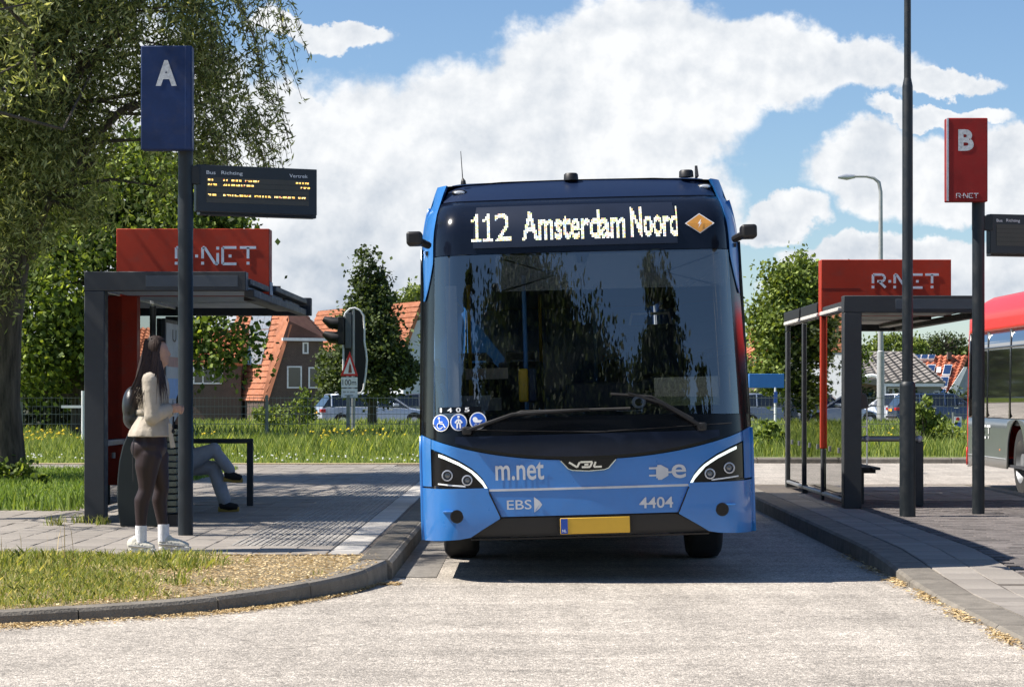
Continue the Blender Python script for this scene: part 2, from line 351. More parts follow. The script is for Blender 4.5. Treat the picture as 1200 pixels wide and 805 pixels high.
def kerb_stones(root, fine, w, name='kerb_stone', ln=10, zf=zk, m=M_kerb, ribs=None, y0=-99, y1=99):
    for s in range(0, len(fine)-ln, ln):
        seg = fine[s:s+ln+1]
        if seg[0].y < y0 or seg[0].y > y1 or seg[0].x < -9: continue
        b = MB(); n = len(seg); rows = []
        jit = random.uniform(-.004, .004)
        for i, p in enumerate(seg):
            nn = nrm(s+i, fine); q = p.copy()
            d = (fine[min(s+i+1, len(fine)-1)]-fine[s+i-1 if s+i else 0]).normalized()
            if i == 0: q = p+d*.005
            if i == n-1: q = p-d*.005
            z = zf(q.y)+jit
            prof = [(0.0, -.01), (0.006, z-.022), (.022, z), (w, z), (w, -.01)]
            rows += [(q.x+nn.x*a, q.y+nn.y*a, c) for a, c in prof]
        k = 5; fs = [tuple(range(k)), tuple(reversed(range((n-1)*k, n*k)))]
        for i in range(n-1):
            for j in range(k-1): fs.append((i*k+j, (i+1)*k+j, (i+1)*k+j+1, i*k+j+1))
        b.add(rows, fs); b.build(name, m, root)
kerb_stones(kerb, fine, .19, y1=17.0)
# bus kerb along the lane: ribbed blocks
for k in range(29):
    y = 17.02+k*1.0
    b = MB(); b.yz([(y, -.01), (y+.99, -.01), (y+.99, .15), (y, .15)], -1.31, -1.075)
    b.add([(-1.075, y, -.01), (-1.075, y+.99, -.01), (-1.05, y+.99, -.01), (-1.05, y, -.01), (-1.075, y, .15), (-1.075, y+.99, .15), (-1.05, y+.99, .125), (-1.05, y, .125)],
          [(3, 2, 6, 7), (7, 6, 5, 4), (0, 3, 7, 4), (1, 5, 6, 2)])
    if y < 30:
        for j in range(12): b.box(-1.30, -1.09, y+.02+j*.082, y+.06+j*.082, .15, .157)
    b.build('kerb_stone', M_kerb, kerb)
gut = sheet('gutter', [(-1.05, 17.2), (-.72, 17.2), (-.72, 46), (-1.05, 46)], .004, mat('gutter_brick', (.20, .185, .165), .9, var=.25, scale=10, bump=.5, bscale=40))
# verge (front left grass), pavement, lawn and meadow beds
inner = [(p.x+nrm(i, fine).x*.19, p.y+nrm(i, fine).y*.19) for i, p in enumerate(fine) if i % 3 == 0 and p.y < 17.25]
vb = [(a, c, zk(c)-.012) for a, c in inner]
sheet('verge', [(-30, 17.7, .135)]+vb+[(-1.31, 17.3, .135), (-1.31, 17.7, .135)], 0, M_soil)
pav = sheet('pavement', [(-30, 17.69), (-1.31, 17.69), (-1.31, 40.5), (-9.4, 40.5), (-9.4, 24.2), (-30, 24.2)], .139, M_joint)
sheet('lawn', [(-40, 24.2), (-9.4, 24.2), (-9.4, 38), (-9.4, 38), (-40, 38)], .13, M_turf)
lawn2 = sheet('path', [(-40, 37.6), (-9.3, 37.6), (-9.3, 40.4), (-40, 40.4)], .137, mat('path_paving', (.36, .33, .30), .9, var=.12, scale=2))
sheet('meadow', [(-120, 46.0), (140, 46.0), (140, 83), (-120, 83)], .11, M_turf)
sheet('meadow', [(-120, 40.5), (-1.3, 40.5), (-1.3, 46.0), (-120, 46.0)], .11, M_turf)
kb2 = sheet('kerb_far', [(-1.3, 45.7), (60, 45.7), (60, 46.0), (-1.3, 46.0)], .10, M_joint)
for k in range(0, 24): MB().box(-1.3+k+.005, -.3+k-.005, 45.68, 45.95, -.01, .115, c=.03).build('kerb_stone', M_kerb, kb2)
bank = MB(); bank.box(-9.3, -1.35, 40.5, 40.9, .05, .155); o = bank.build('dry_edge', mat('dry_verge_edge', (.42, .33, .2), .95, var=.3, scale=12, bump=.6, bscale=30)); tag(o, kind='structure')

def slab_mesh(sx, sy, c=.006, h=.05, name='slab'):
    b = MB(); b.box(-sx/2, sx/2, -sy/2, sy/2, -h, 0, c=c); me = bpy.data.meshes.new(name); me.from_pydata(b.v, [], b.f); return me
sm = slab_mesh(.294, .294); sm.materials.append(M_conc)
near = []; rest = []
for r in range(75):
    for c in range(27):
        x = -2.53-c*.3; y = 17.86+r*.3
        if y > 40.3: continue
        if x < -9.3: continue
        u = abs(x)*FPX/y
        (near if (u < 640 and len(near) < 300) else rest).append((x, y))
for c in range(60):     # the wing of the pavement that runs off to the left
    for r in range(21):
        x = -2.53-27*.3-c*.3+1.5; y = 17.86+r*.3
        if x < -9.3 and x > -16: rest.append((x, y))
for x, y in near:
    o = link('slab', sm, pav, (x, y, .15+random.uniform(-.003, .003))); o.rotation_euler = (random.uniform(-.006, .006), random.uniform(-.006, .006), 0)
b = MB()
for x, y in rest: z = .15+random.uniform(-.003, .003); b.box(x-.147, x+.147, y-.147, y+.147, z-.04, z)
tag(b.build('slabs', M_conc_i, pav), kind='stuff')
tb = MB(); tb.box(-.147, .147, -.147, .147, -.05, 0, c=.004)
for i in range(5): tb.box(-.135+i*.058, -.108+i*.058, -.14, .14, -.001, .007, c=.003)
tm = bpy.data.meshes.new('tactile_slab'); tm.from_pydata(tb.v, [], tb.f); tm.materials.append(mat('tactile_concrete', (.28, .265, .24), .85, var=.15, scale=4, rnd='object', rv=.12, dirt=.3))
wm = slab_mesh(.255, .286, name='white_slab'); wm.materials.append(M_white)
for r in range(75):
    y = 17.86+r*.3
    if y < 39:
        for x in (-1.77, -2.07, -2.37) if r >= 3 else (): link('tactile_slab', tm, pav, (x, y, .15+random.uniform(-.002, .002)))
        if r < 3:
            for x in (-1.77, -2.07, -2.37): link('slab', sm, pav, (x, y, .15))
    link('white_slab', wm, pav, (-1.482, y, .151+random.uniform(-.002, .002)))
# right platform (island)
def zR(y): t = min(1, max(0, (y-15.2)/3.6)); return .035+.115*t*t*(3-2*t)
isl = sheet('platform', [(3.08, 7.5, .022), (6.2, 7.5, .022), (6.2, 15.2, .022), (3.08, 15.2, .022)], 0, M_joint)
for a, c in ((15.2, 17), (17, 18.8), (18.8, 31.2)): sheet('platform', [(3.08, a, zR(a)-.013), (6.2, a, zR(a)-.013), (6.2, c, zR(c)-.013), (3.08, c, zR(c)-.013)], 0, M_joint)
kr = sheet('kerb_right', [(2.82, 7.3), (3.05, 7.3), (3.05, 31.4), (2.82, 31.4)], .006, M_joint)
for k in range(24):
    y = 7.35+k; y2 = y+.985; z0, z1 = zR(y), zR(y2)
    b = MB(); b.add([(2.80, y, -.01), (2.803, y, z0-.02), (2.825, y, z0), (3.07, y, z0), (3.07, y, -.01), (2.80, y2, -.01), (2.803, y2, z1-.02), (2.825, y2, z1), (3.07, y2, z1), (3.07, y2, -.01)],
          [(0, 1, 2, 3, 4), (9, 8, 7, 6, 5)]+[(i, i+5, i+6, i+1) for i in range(4)]+[(4, 9, 5, 0)])
    b.build('kerb_stone', M_kerb, kr)
    b = MB(); b.box(6.2, 6.4, y, y+.985, -.01, .15, c=.02); b.build('kerb_stone', M_kerb, kr)
for k in range(3): b = MB(); b.box(2.83+k*1.2, 2.83+k*1.2+1.19, 31.2, 31.4, -.01, .15, c=.02); b.build('kerb_stone', M_kerb, kr)
s2 = slab_mesh(.294, .294); s2.materials.append(M_conc)
def tiltR(y): return math.atan2(zR(y+.1)-zR(y-.1), .2)
for r in range(46):
    for c in range(2): y = 15.0+r*.3; o = link('slab', s2, isl, (3.235+c*.3, y, zR(y)+random.uniform(-.002, .003))); o.rotation_euler.x = tiltR(y)
b = MB()
for r in range(26):
    for c in range(2): y = 7.2+r*.3; b.box(3.235+c*.3-.147, 3.235+c*.3+.147, y-.147, y+.147, zR(y)-.03, zR(y))
for r in range(15):
    for c in range(8): b.box(3.85+c*.3-.147, 3.85+c*.3+.147, 26.8+r*.3-.147, 26.8+r*.3+.147, .1, .15+random.uniform(-.003, .003))
tag(b.build('slabs', M_conc_i, isl), kind='stuff')
bmh = slab_mesh(.194, .094, c=.004, name='brick'); bmh.materials.append(M_brick)
nb = 0; b = MB()
for r in range(190):
    y = 7.6+r*.1
    if y > 26.6: break
    for c in range(13):
        x = 3.79+c*.2+(.1 if r % 2 else 0)
        z = zR(y)+random.uniform(-.004, .003)
        if x > 6.15: continue
        if y > 16.3 and nb < 300 and x*FPX/y < 590:
            o = link('brick', bmh, isl, (x, y, z)); o.rotation_euler = (tiltR(y)+random.uniform(-.01, .01), random.uniform(-.01, .01), random.uniform(-.01, .01)); nb += 1
        else: b.box(x-.097, x+.097, y-.047, y+.047, z-.03, z)
tag(b.build('bricks', M_brick_i, isl), kind='stuff')

# ---------------- grass, straw ----------------
def blades(name, xy, zf, h, w, m, lean=.35, hv=.5, label=None):
    n = len(xy); a = rng.uniform(0, 2*np.pi, n); H = h*(1+hv*rng.uniform(-1, 1, n)); Wd = w*(.7+.6*rng.random(n))
    base = np.column_stack([xy, zf]); d = np.column_stack([np.cos(a), np.sin(a), np.zeros(n)])
    ph = rng.uniform(0, 2*np.pi, n); ln = lean*H*rng.random(n)*1.6
    l = np.column_stack([np.cos(ph)*ln, np.sin(ph)*ln, np.zeros(n)])
    up = np.array([0, 0, 1.0])
    p0 = base-d*Wd[:, None]/2; p1 = base+d*Wd[:, None]/2
    mid = base+up*(H*.55)[:, None]+l*.35; top = base+up*(H*(1-.25*rng.random(n)))[:, None]+l
    q = np.stack([p0, p1, mid+d*Wd[:, None]*.4, top, mid-d*Wd[:, None]*.4], axis=1).reshape(-1, 3)
    o = np_mesh(name, q, 5, m); return tag(o, label, 'grass', kind='stuff')
def grassmat(name, a, b2, c, tr=.35):
    m = mat(name, (1, 1, 1), .7, rnd='island', trans=tr); nt = m.node_tree; N = nt.nodes; L = nt.links
    r = N.new('ShaderNodeNewGeometry').outputs['Random Per Island']; cr = N.new('ShaderNodeValToRGB'); L.new(r, cr.inputs[0])
    e = cr.color_ramp.elements; e[0].position = 0; e[0].color = (*a, 1); e[1].position = 1; e[1].color = (*c, 1); k = cr.color_ramp.elements.new(.55); k.color = (*b2, 1)
    for n in N:
        if n.type == 'VECT_MATH' and n.operation == 'SCALE': L.new(cr.outputs[0], n.inputs[0])
    return m
G_near = grassmat('grass_near', (.14, .21, .035), (.27, .32, .07), (.50, .45, .20))
G_lawn = grassmat('grass_lawn', (.10, .18, .03), (.17, .27, .05), (.28, .36, .09))
G_mead = grassmat('grass_meadow', (.11, .18, .035), (.20, .28, .06), (.40, .44, .14))
STR = grassmat('straw', (.30, .19, .08), (.48, .35, .17), (.66, .52, .30), tr=.1)
def zarr(xy): return .063+.075*np.clip((xy[:, 1]-13.4)/3.2, 0, 1)
# polygon test for the verge: inland of the kerb line
kx = np.array([p.x for p in KPs]); ky = np.array([p.y for p in KPs])
def kerb_y(x): return np.interp(x, kx, ky)      # for x < -1.1 kerb y rises monotonically with x
n = 90000
xy = np.column_stack([rng.uniform(-6.5, -1.4, n), rng.uniform(12.5, 17.75, n)])
cl = np.array([mnoise.noise(Vector((p[0]*1.7, p[1]*1.7, 0))) for p in xy])
inside = xy[:, 1] > kerb_y(xy[:, 0])+.24
dens = np.clip(.85+cl*1.2 - np.clip((xy[:, 0]+2.9)/.7, 0, 1.3), 0.0, 1)      # thins out towards the corner
dens *= np.where((xy[:, 1]-kerb_y(xy[:, 0])) < .45, .45, 1)
g = xy[inside & (rng.random(n) < dens)]
blades('grass', g, zarr(g), .046, .006, G_near, lean=.7, hv=.6, label='short mixed green and dry grass on the verge behind the curved kerb')
# tufts and tall stems
tx = []
for cx, cy, k, sp in ((-3.75, 17.0, 160, .10), (-3.95, 16.6, 140, .08), (-4.1, 17.0, 130, .1), (-2.75, 16.9, 110, .08), (-3.55, 16.3, 160, .2), (-2.55, 16.5, 120, .14), (-4.2, 21.7, 80, .05), (-4.45, 22, 60, .06), (-4.6, 21.6, 50, .05), (-2.4, 15.3, 40, .05)):
    tx.append(np.column_stack([rng.normal(cx, sp, k), rng.normal(cy, sp, k)]))
t = np.vstack(tx); blades('grass_tufts', t, zarr(t), .095, .009, G_near, lean=.5, hv=.5, label='taller leafy grass tufts along the pavement edge of the verge')
t = np.column_stack([np.concatenate([rng.normal(-3.62, .06, 6), rng.uniform(-4.3, -3.5, 6)]), rng.uniform(16.9, 17.5, 12)]); blades('grass_stems', t, zarr(t), .34, .006, STR, lean=.15, hv=.45, label='thin dry seed stems standing up from the verge grass')
# dry straw litter
n = 60000
xy = np.column_stack([rng.uniform(-6.2, -1.15, n), rng.uniform(12.4, 17.7, n)])
inside = xy[:, 1] > kerb_y(xy[:, 0])+.21
dl = np.clip((xy[:, 0]+3.3)/.6, .28, 1)+.4*((xy[:, 1]-kerb_y(xy[:, 0])) < .5)
g = xy[inside & (rng.random(n) < dl*.75)]
def litter(name, xy, z, s, m, label):
    n = len(xy); a = rng.uniform(0, np.pi, n); d = np.column_stack([np.cos(a), np.sin(a), rng.uniform(-.3, .3, n)]); e = np.column_stack([-np.sin(a), np.cos(a), rng.uniform(-.5, .5, n)])
    L_ = (s*(.5+rng.random(n)))[:, None]; w = L_*.38; c = np.column_stack([xy, z])
    q = np.stack([c-d*L_, c-e*w, c+d*L_, c+e*w], axis=1).reshape(-1, 3); return tag(np_mesh(name, q, 4, m), label, 'leaf litter', kind='stuff')
litter('dry_litter', g, zarr(g)+rng.uniform(.0, .02, len(g)), .013, STR, 'dry straw-coloured husks lying on the bare corner of the verge')
# litter in the road along the kerbs
n = 14000; x = rng.uniform(-6, -.95, n); off = np.abs(rng.normal(0, .13, n)); keep = rng.random(n) < np.clip(.75+.5*np.sin(x*3.1), .1, 1)
y = kerb_y(np.minimum(x, -1.12))-.02-off*np.clip((-.9-x)/1.0+.4, .2, 1); g = np.column_stack([x, y])[keep & (y > 12)]
litter('dry_litter', g, rng.uniform(.004, .02, len(g)), .012, STR, 'drift of pale dry husks in the gutter below the curved kerb')
n = 3500; y = rng.uniform(11, 19.5, n); keep = rng.random(n) < np.clip(1.1-(y-15)*.2, .15, 1)*np.clip(.6+.6*np.sin(y*5), .1, 1); g = np.column_stack([2.79-np.abs(rng.normal(0, .05, n)), y])[keep]
litter('dry_litter', g, rng.uniform(.004, .03, len(g)), .017, STR, 'dry leaves gathered against the right-hand kerb')
# lawn and meadow
def area(n, x0, x1, y0, y1): return np.column_stack([rng.uniform(x0, x1, n), rng.uniform(y0, y1, n)])
g = area(26000, -12, -9.45, 24.3, 37.8); g = np.vstack([g, area(20000, -9.4, -4.9, 24.2, 37.5)])
sheet('lawn_inner', [(-9.4, 24.3), (-5.0, 24.3), (-4.95, 37.5), (-9.4, 37.5)], .1525, M_turf)
blades('grass', g, np.full(len(g), .14), .09, .014, G_lawn, lean=.5, label='short mown lawn between the pavement and the footpath')
g = area(1800, -12, -5, 24.2, 25.2); blades('grass_tufts', g, np.full(len(g), .14), .2, .016, G_lawn, label='ragged grass edging the left-hand lawn')
g = area(120000, -17, 17, 41, 60); g = g[(g[:, 0] < -1.3) | (g[:, 1] > 46.3)]; g = g[np.abs(g[:, 0]) < .27*g[:, 1]+1]
tall = np.clip((g[:, 1]-43.5)/3.5, .25, 1)
hh = .34*tall*(.75+.5*rng.random(len(g))**2)
def blades2(name, xy, z, H, w, m, label):
    n = len(xy); a = rng.uniform(0, 2*np.pi, n); d = np.column_stack([np.cos(a), np.sin(a), np.zeros(n)]); ph = rng.uniform(0, 2*np.pi, n); H = H*rng.uniform(.55, 1.3, n)
    l = np.column_stack([np.cos(ph), np.sin(ph), np.zeros(n)])*(H*.35)[:, None]; base = np.column_stack([xy, np.full(n, z)]); up = np.array([0, 0, 1.0])
    mid = base+up*(H*.6)[:, None]+l*.3; top = base+up*H[:, None]+l
    q = np.stack([base-d*w/2, base+d*w/2, mid+d*w*.45, top, mid-d*w*.45], axis=1).reshape(-1, 3); return tag(np_mesh(name, q, 5, m), label, 'grass', kind='stuff')
blades2('grass', g, .11, hh, .013, G_mead, 'tall unmown meadow grass in front of the wire fence')
g = area(40000, -20, 20, 60, 83); g = g[np.abs(g[:, 0]) < .27*g[:, 1]+1]; blades2('grass', g, .11, .4, .035, G_mead, 'tall grass and weeds beyond the wire fence')
fl = np.vstack([np.column_stack([rng.normal(cx, .5, k), rng.normal(cy, 2, k)]) for cx, cy, k in ((-11.2, 50, 70), (-9.7, 52, 14), (-4.6, 55, 40), (-3.6, 52, 16), (6.6, 54, 8), (-7.5, 50, 8), (8.6, 55, 10))])
fm = MB()
for p in fl: z = .11+random.uniform(.28, .5); fm.ell((p[0], p[1], z), (.035, .035, .02), 5, 3)
tag(fm.build('flowers', mat('yellow_petals', (.75, .55, .03), .6, rnd='island', rv=.3)), 'scattered yellow wildflowers in the tall meadow grass', 'flowers', kind='stuff')
fm = MB()
for p in area(120, -12, -1.5, 41, 46): fm.ell((p[0], p[1], .2), (.025, .025, .015), 5, 3)
tag(fm.build('flowers', mat('white_petals', (.8, .8, .76), .6)), 'small white daisies dotted in the mown strip of grass', 'flowers', kind='stuff')
# ---------------- trees ----------------
M_bark = mat('bark', (.075, .062, .048), .95, var=.7, scale=16, bump=1.0, bscale=16, stretch=(1, 1, .13))
def leafmat(name, a, b2, c, tr=.3): return grassmat(name, a, b2, c, tr)
L_willow = leafmat('willow_leaf', (.07, .10, .032), (.19, .23, .085), (.44, .47, .26), .48)
L_maple = leafmat('maple_leaf', (.04, .075, .014), (.11, .17, .03), (.27, .34, .07), .42)
L_linden = leafmat('linden_leaf', (.025, .045, .012), (.055, .085, .02), (.12, .16, .045))
L_bright = leafmat('young_leaf', (.07, .11, .02), (.15, .21, .035), (.28, .34, .08))
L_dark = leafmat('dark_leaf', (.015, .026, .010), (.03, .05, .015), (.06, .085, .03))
def crown_pts(ells, nclump, perclump, crad, flat=1.0, shell=.35, vert=1.0, exclude=None):
    vol = np.array([e[3]*e[4]*e[5]*(e[6] if len(e) > 6 else 1) for e in ells])**.75; pr = vol/vol.sum()
    ci = rng.choice(len(ells), nclump, p=pr); cs = []
    for i in ci:
        e = ells[i]; d = rng.normal(size=3); d /= np.linalg.norm(d); r = shell+(1-shell)*rng.random()**.5
        cs.append([e[0]+d[0]*r*e[3], e[1]+d[1]*r*e[4], e[2]+d[2]*r*e[5]])
    cs = np.array(cs); cr = crad*rng.uniform(.55, 1.25, nclump)
    k = rng.integers(0, nclump, nclump*perclump)
    p = cs[k]+rng.normal(size=(len(k), 3))*(cr[k]*.55)[:, None]*np.array([1, 1, vert])
    return cs, p
def leafs(name, pts, size, m, parent, aspect=.6, droop=0.0):
    n = len(pts); d = rng.normal(size=(n, 3)); d[:, 2] = d[:, 2]*(1-droop)-droop*1.6; d /= np.linalg.norm(d, axis=1)[:, None]
    e = np.cross(d, rng.normal(size=(n, 3))); e /= np.linalg.norm(e, axis=1)[:, None]
    s = (size*rng.uniform(.6, 1.3, n))[:, None]; q = np.stack([pts-d*s, pts-e*s*aspect, pts+d*s, pts+e*s*aspect], axis=1).reshape(-1, 3)
    return np_mesh(name, q, 4, m, parent)
def limb(b, a, c, r0, r1, bend=.15, n=6, k=5):
    a = Vector(a); c = Vector(c); L_ = (c-a).length; pts = []; off = Vector([random.uniform(-1, 1) for _ in range(3)])*L_*bend
    for i in range(k+1):
        t = i/k; p = a.lerp(c, t)+off*math.sin(math.pi*t)+Vector([random.uniform(-1, 1) for _ in range(3)])*L_*.02*(0 < i < k); pts.append(p)
    b.tube(pts, [r0+(r1-r0)*i/k for i in range(k+1)], n, cap=False); return pts
def tree(name, label, base, ells, trunk, nclump, perclump, crad, lsize, lm, r0=.2, cat='tree', group=None, aspect=.6, droop=0.0, vert=1.0, nlimb=None, shell=.35, twig=.012, bark=None):
    """trunk: world points above base; limbs run from it to clump centres"""
    root = empty(name, base, label, cat, group); bx = Vector(base)
    cs, p = crown_pts(ells, nclump, perclump, crad, vert=vert, shell=shell)
    b = MB(); tp = [Vector(t) for t in trunk]; k = len(tp); rs = [r0*(1-.75*i/(k-1)) for i in range(k)]; rs[0] *= 1.35
    b.tube([t-bx for t in tp], rs, 10)
    idx = rng.permutation(len(cs))[:nlimb or min(len(cs), 70)]
    for i in idx:
        c = Vector(cs[i]); best = None
        for j in range(1, k):
            for t in (0, .5):
                q = tp[j-1].lerp(tp[j], t if j > 1 else .5+t/2)
                if q.z > c.z+.3 and j > 1: continue
                dd = (q-c).length
                if best is None or dd < best[0]: best = (dd, q, rs[j])
        if best is None: best = (0, tp[1], rs[1])
        limb(b, best[1]-bx, c-bx, max(twig*1.5, best[2]*.42), twig, .12, 5, 4)
    b.build('trunk', bark or M_bark, root, smooth=True)
    leafs('crown', p-np.array(base), lsize, lm, root, aspect, droop); return root
def E(px, py, D, rx, ry, dr, w=1):   # ellipsoid from picture position at true distance D, radii in metres
    c = P(px, py, D); return (c.x, c.y, c.z, rx, dr, ry, w)
# big willow at left
base = P(2, 563, 33); base.z = .1
root = tree('willow_tree', 'large willow tree with furrowed dark trunk and narrow grey-green leaves at left', tuple(base),
    [E(-60, 60, 33, 2.2, 2.6, 2.4), E(60, 60, 33, 1.9, 1.9, 2.0), E(150, 30, 33, 1.6, 1.6, 1.8), E(120, 150, 33, 1.5, 1.3, 1.5, .55), E(220, 40, 32.5, 1.0, 1.1, 1.2, .4), E(215, 130, 32.5, .9, 1.1, 1.0, .25), E(270, 95, 32.5, .75, .95, .9, .22), E(300, 60, 32.5, .4, .5, .6, .12),
     E(0, 210, 32.5, 1.2, 1.5, 1.2), E(70, 250, 32.5, .8, 1.0, .8, .5), E(-80, 250, 33, 1.6, 2.2, 2), E(60, -120, 33, 3.4, 2.0, 3.0), E(-100, -200, 33, 3, 2.4, 3)],
    [(base.x, base.y, .05), tuple(P(3, 470, 33)), tuple(P(8, 380, 33)), tuple(P(22, 290, 33)), tuple(P(40, 180, 33)), tuple(P(60, 60, 33)), tuple(P(60, -80, 33))],
    560, 260, .40, .064, L_willow, r0=.30, aspect=.24, droop=.55, vert=1.5, nlimb=170, shell=.2)
b = MB(); bx = Vector(base)
for a, c, r in ((P(15, 330, 33), P(-90, 120, 33.5), .16), (P(30, 250, 33), P(160, 120, 32.8), .12), (P(45, 235, 33), P(110, 190, 32.5), .10), (P(150, 130, 32.8), P(270, 60, 32.5), .05), (P(50, 130, 33), P(200, -40, 33), .12), (P(35, 300, 33), P(60, 235, 32), .09)):
    limb(b, a-bx, c-bx, r, r*.35, .06, 8, 7)
b.build('branch', M_bark, root, smooth=True)
# hanging twigs with leaves on the open right side
tw = MB(); lp = []
for _ in range(150):
    a = P(rng.uniform(215, 325), rng.uniform(-10, 200), rng.uniform(31.8, 33)); dx = rng.uniform(.1, .5); pts = []
    for i in range(8):
        t = i/7; pts.append(a-bx+Vector((dx*t, 0, .12*math.sin(t*3)-.55*t*t)))
    tw.tube(pts, .005, 3, cap=False)
    for q in pts[1:]:
        for _k in range(4): lp.append(q+Vector(rng.normal(0, .035, 3)))
tw.build('hanging_twigs', M_bark, root); leafs('hanging_leaves', np.array([tuple(q) for q in lp]), .06, L_willow, root, .22, .5)
# willow whose crown overhangs the stop from the left; out of frame, its shade falls on the pavement
tree('willow_tree', 'second willow standing left of the pavement, only its dappled shade reaching the stop', (-9.6, 21.5, .1),
    [(-7.6, 21.0, 7.0, 2.2, 2.2, 1.2), (-6.6, 25, 6.6, 1.3, 2.3, 1.0), (-7.8, 28.5, 6.2, 1.9, 2.2, 1.4), (-5.0, 19.4, 8.0, 1.3, .7, .5, .6), (-8, 34, 7, 2, 3, 1.2), (-7.4, 18.9, 5.9, 1.5, .6, .4, .7), (-7.0, 18.2, 8.2, 1.3, .9, .7, 1.1)], [(-9.6, 21.5, .1), (-9.4, 21.6, 2.5), (-8.6, 22.5, 4.6), (-7.5, 24, 6.6)],
    118, 150, .34, .07, L_willow, r0=.28, aspect=.24, droop=.5, vert=.8, nlimb=60, shell=.1)
# maple behind the left shelter
base = P(95, 500, 58); base.z = .1
tree('maple_tree', 'broad dark green maple filling the space behind the left shelter', tuple(base),
    [E(90, 330, 58, 2.6, 2.2, 2.6), E(190, 260, 58, 2.0, 1.6, 2.2), E(240, 300, 58, 1.6, 1.5, 1.6), E(30, 250, 59, 2.2, 2.2, 2), E(255, 392, 56.5, .95, .65, 1.0, 1.2), E(232, 415, 56.5, .6, .45, .8, .7), E(150, 390, 58, 1.9, 1.2, 2), E(60, 425, 58, 1.4, .8, 1.6), E(170, 205, 59, 1.3, 1.1, 1.3)],
    [(base.x, base.y, .1), (base.x, base.y, 1.8), (base.x+.2, base.y, 3.5), (base.x+.4, base.y, 5.2), (base.x+1, base.y, 6.6)], 330, 170, .62, .085, L_maple, r0=.24, aspect=.75, shell=.5)
# linden in the middle
base = P(436, 500, 72); base.z = .1
tree('linden_tree', 'conical linden tree with dark dense leaves behind the traffic light', tuple(base),
    [E(432, 325, 72, .42, .8, .42), E(433, 350, 72, .60, .8, .7), E(433, 385, 72, .88, .9, 1.0), E(436, 415, 72, 1.12, .8, 1.3), E(440, 440, 72, 1.22, .7, 1.4), E(405, 425, 71.5, .75, .7, .8, .6), E(468, 432, 72, .55, .5, .8, .5), E(432, 300, 72, .13, .4, .14, .4)],
    [(base.x, 72, .1), (base.x, 72, 2), (base.x, 72, 3.6), (base.x-.1, 72, 5.6)], 230, 130, .36, .07, L_linden, r0=.13, aspect=.75, shell=.45)
# right tree behind the blue canopy
base = P(925, 500, 80); base.z = .1
tree('lime_tree', 'light green deciduous tree with open crown left of the right shelter', tuple(base),
    [E(932, 335, 80, 1.1, 1.0, 1.2), E(915, 375, 80, 1.1, 1.2, 1.3), E(945, 400, 80, 1.5, 1.5, 1.5), E(905, 425, 80, .9, 1.1, 1.2), E(965, 360, 80, 1.2, 1.3, 1.2), E(890, 385, 80, .35, .4, .5, .25), E(925, 450, 80, 1.0, .7, 1)],
    [(base.x, 80, .1), (base.x, 80, 2.2), (base.x, 80, 4), (base.x+.2, 80, 5.4)], 240, 110, .42, .085, L_bright, r0=.17, aspect=.75, shell=.4)
tree('street_tree', 'street tree hidden behind the blue bus, mirrored in the right shelter glass', (-2.5, 77, 0), [(-2.4, 77, 2.9, 1.25, 1.5, 2.0), (-2.3, 77, 4.3, .9, 1.1, 1.1)], [(-2.5, 77, 0), (-2.5, 77, 1.5), (-2.4, 77, 4.2)], 120, 90, .5, .10, L_linden, r0=.15, nlimb=30)
base = P(992, 470, 60); base.z = .1
tree('young_tree', 'slim young tree seen past the right shelter post', tuple(base), [E(990, 415, 60, .55, .5, .5), E(1004, 430, 60, .4, .45, .4), E(985, 445, 60, .4, .4, .4)],
    [(base.x, 60, .1), (base.x, 60, 1.2), (base.x, 60, 2.6)], 45, 60, .22, .05, L_maple, r0=.04, aspect=.7)
base = P(1088, 480, 170)
base.z = 0
tree('bare_tree', 'thinly leafed spreading tree rising over the orange roofs', (base.x, 170, 0), [E(1107, 398, 170, 1.7, .9, 1.5), E(1088, 408, 170, 1.2, .7, 1.2), E(1122, 405, 170, 1.0, .6, 1.0)],
    [(P(1106, 0, 170).x, 170, 0), (P(1106, 0, 170).x, 170, 3), (P(1106, 0, 170).x, 170, 4.3), (P(1107, 0, 170).x, 170, 5.4)], 60, 26, .35, .10, L_linden, r0=.16, nlimb=60, twig=.035)
tree('bush_tree', 'pale rounded treetop behind the dark grey roof', (P(1045, 0, 165).x, 165, 0), [E(1045, 405, 165, 1.6, .9, 1.5), E(1068, 412, 165, 1.0, .8, 1)],
    [(P(1045, 0, 165).x, 165, 0), (P(1045, 0, 165).x, 165, 3), (P(1045, 0, 165).x, 165, 4.5)], 50, 60, .5, .14, L_bright, r0=.16, nlimb=40)
tree('garden_tree', 'yellow-green treetop above the white-walled orange-roofed house', (P(482, 0, 150).x, 150, 0), [E(484, 352, 150, 1.3, 1.0, 1.3), E(500, 358, 150, 1, 1, 1)],
    [(P(484, 0, 150).x, 150, 0), (P(484, 0, 150).x, 150, 5), (P(484, 0, 150).x, 150, 7.5)], 50, 70, .45, .13, L_bright, r0=.16, nlimb=40)
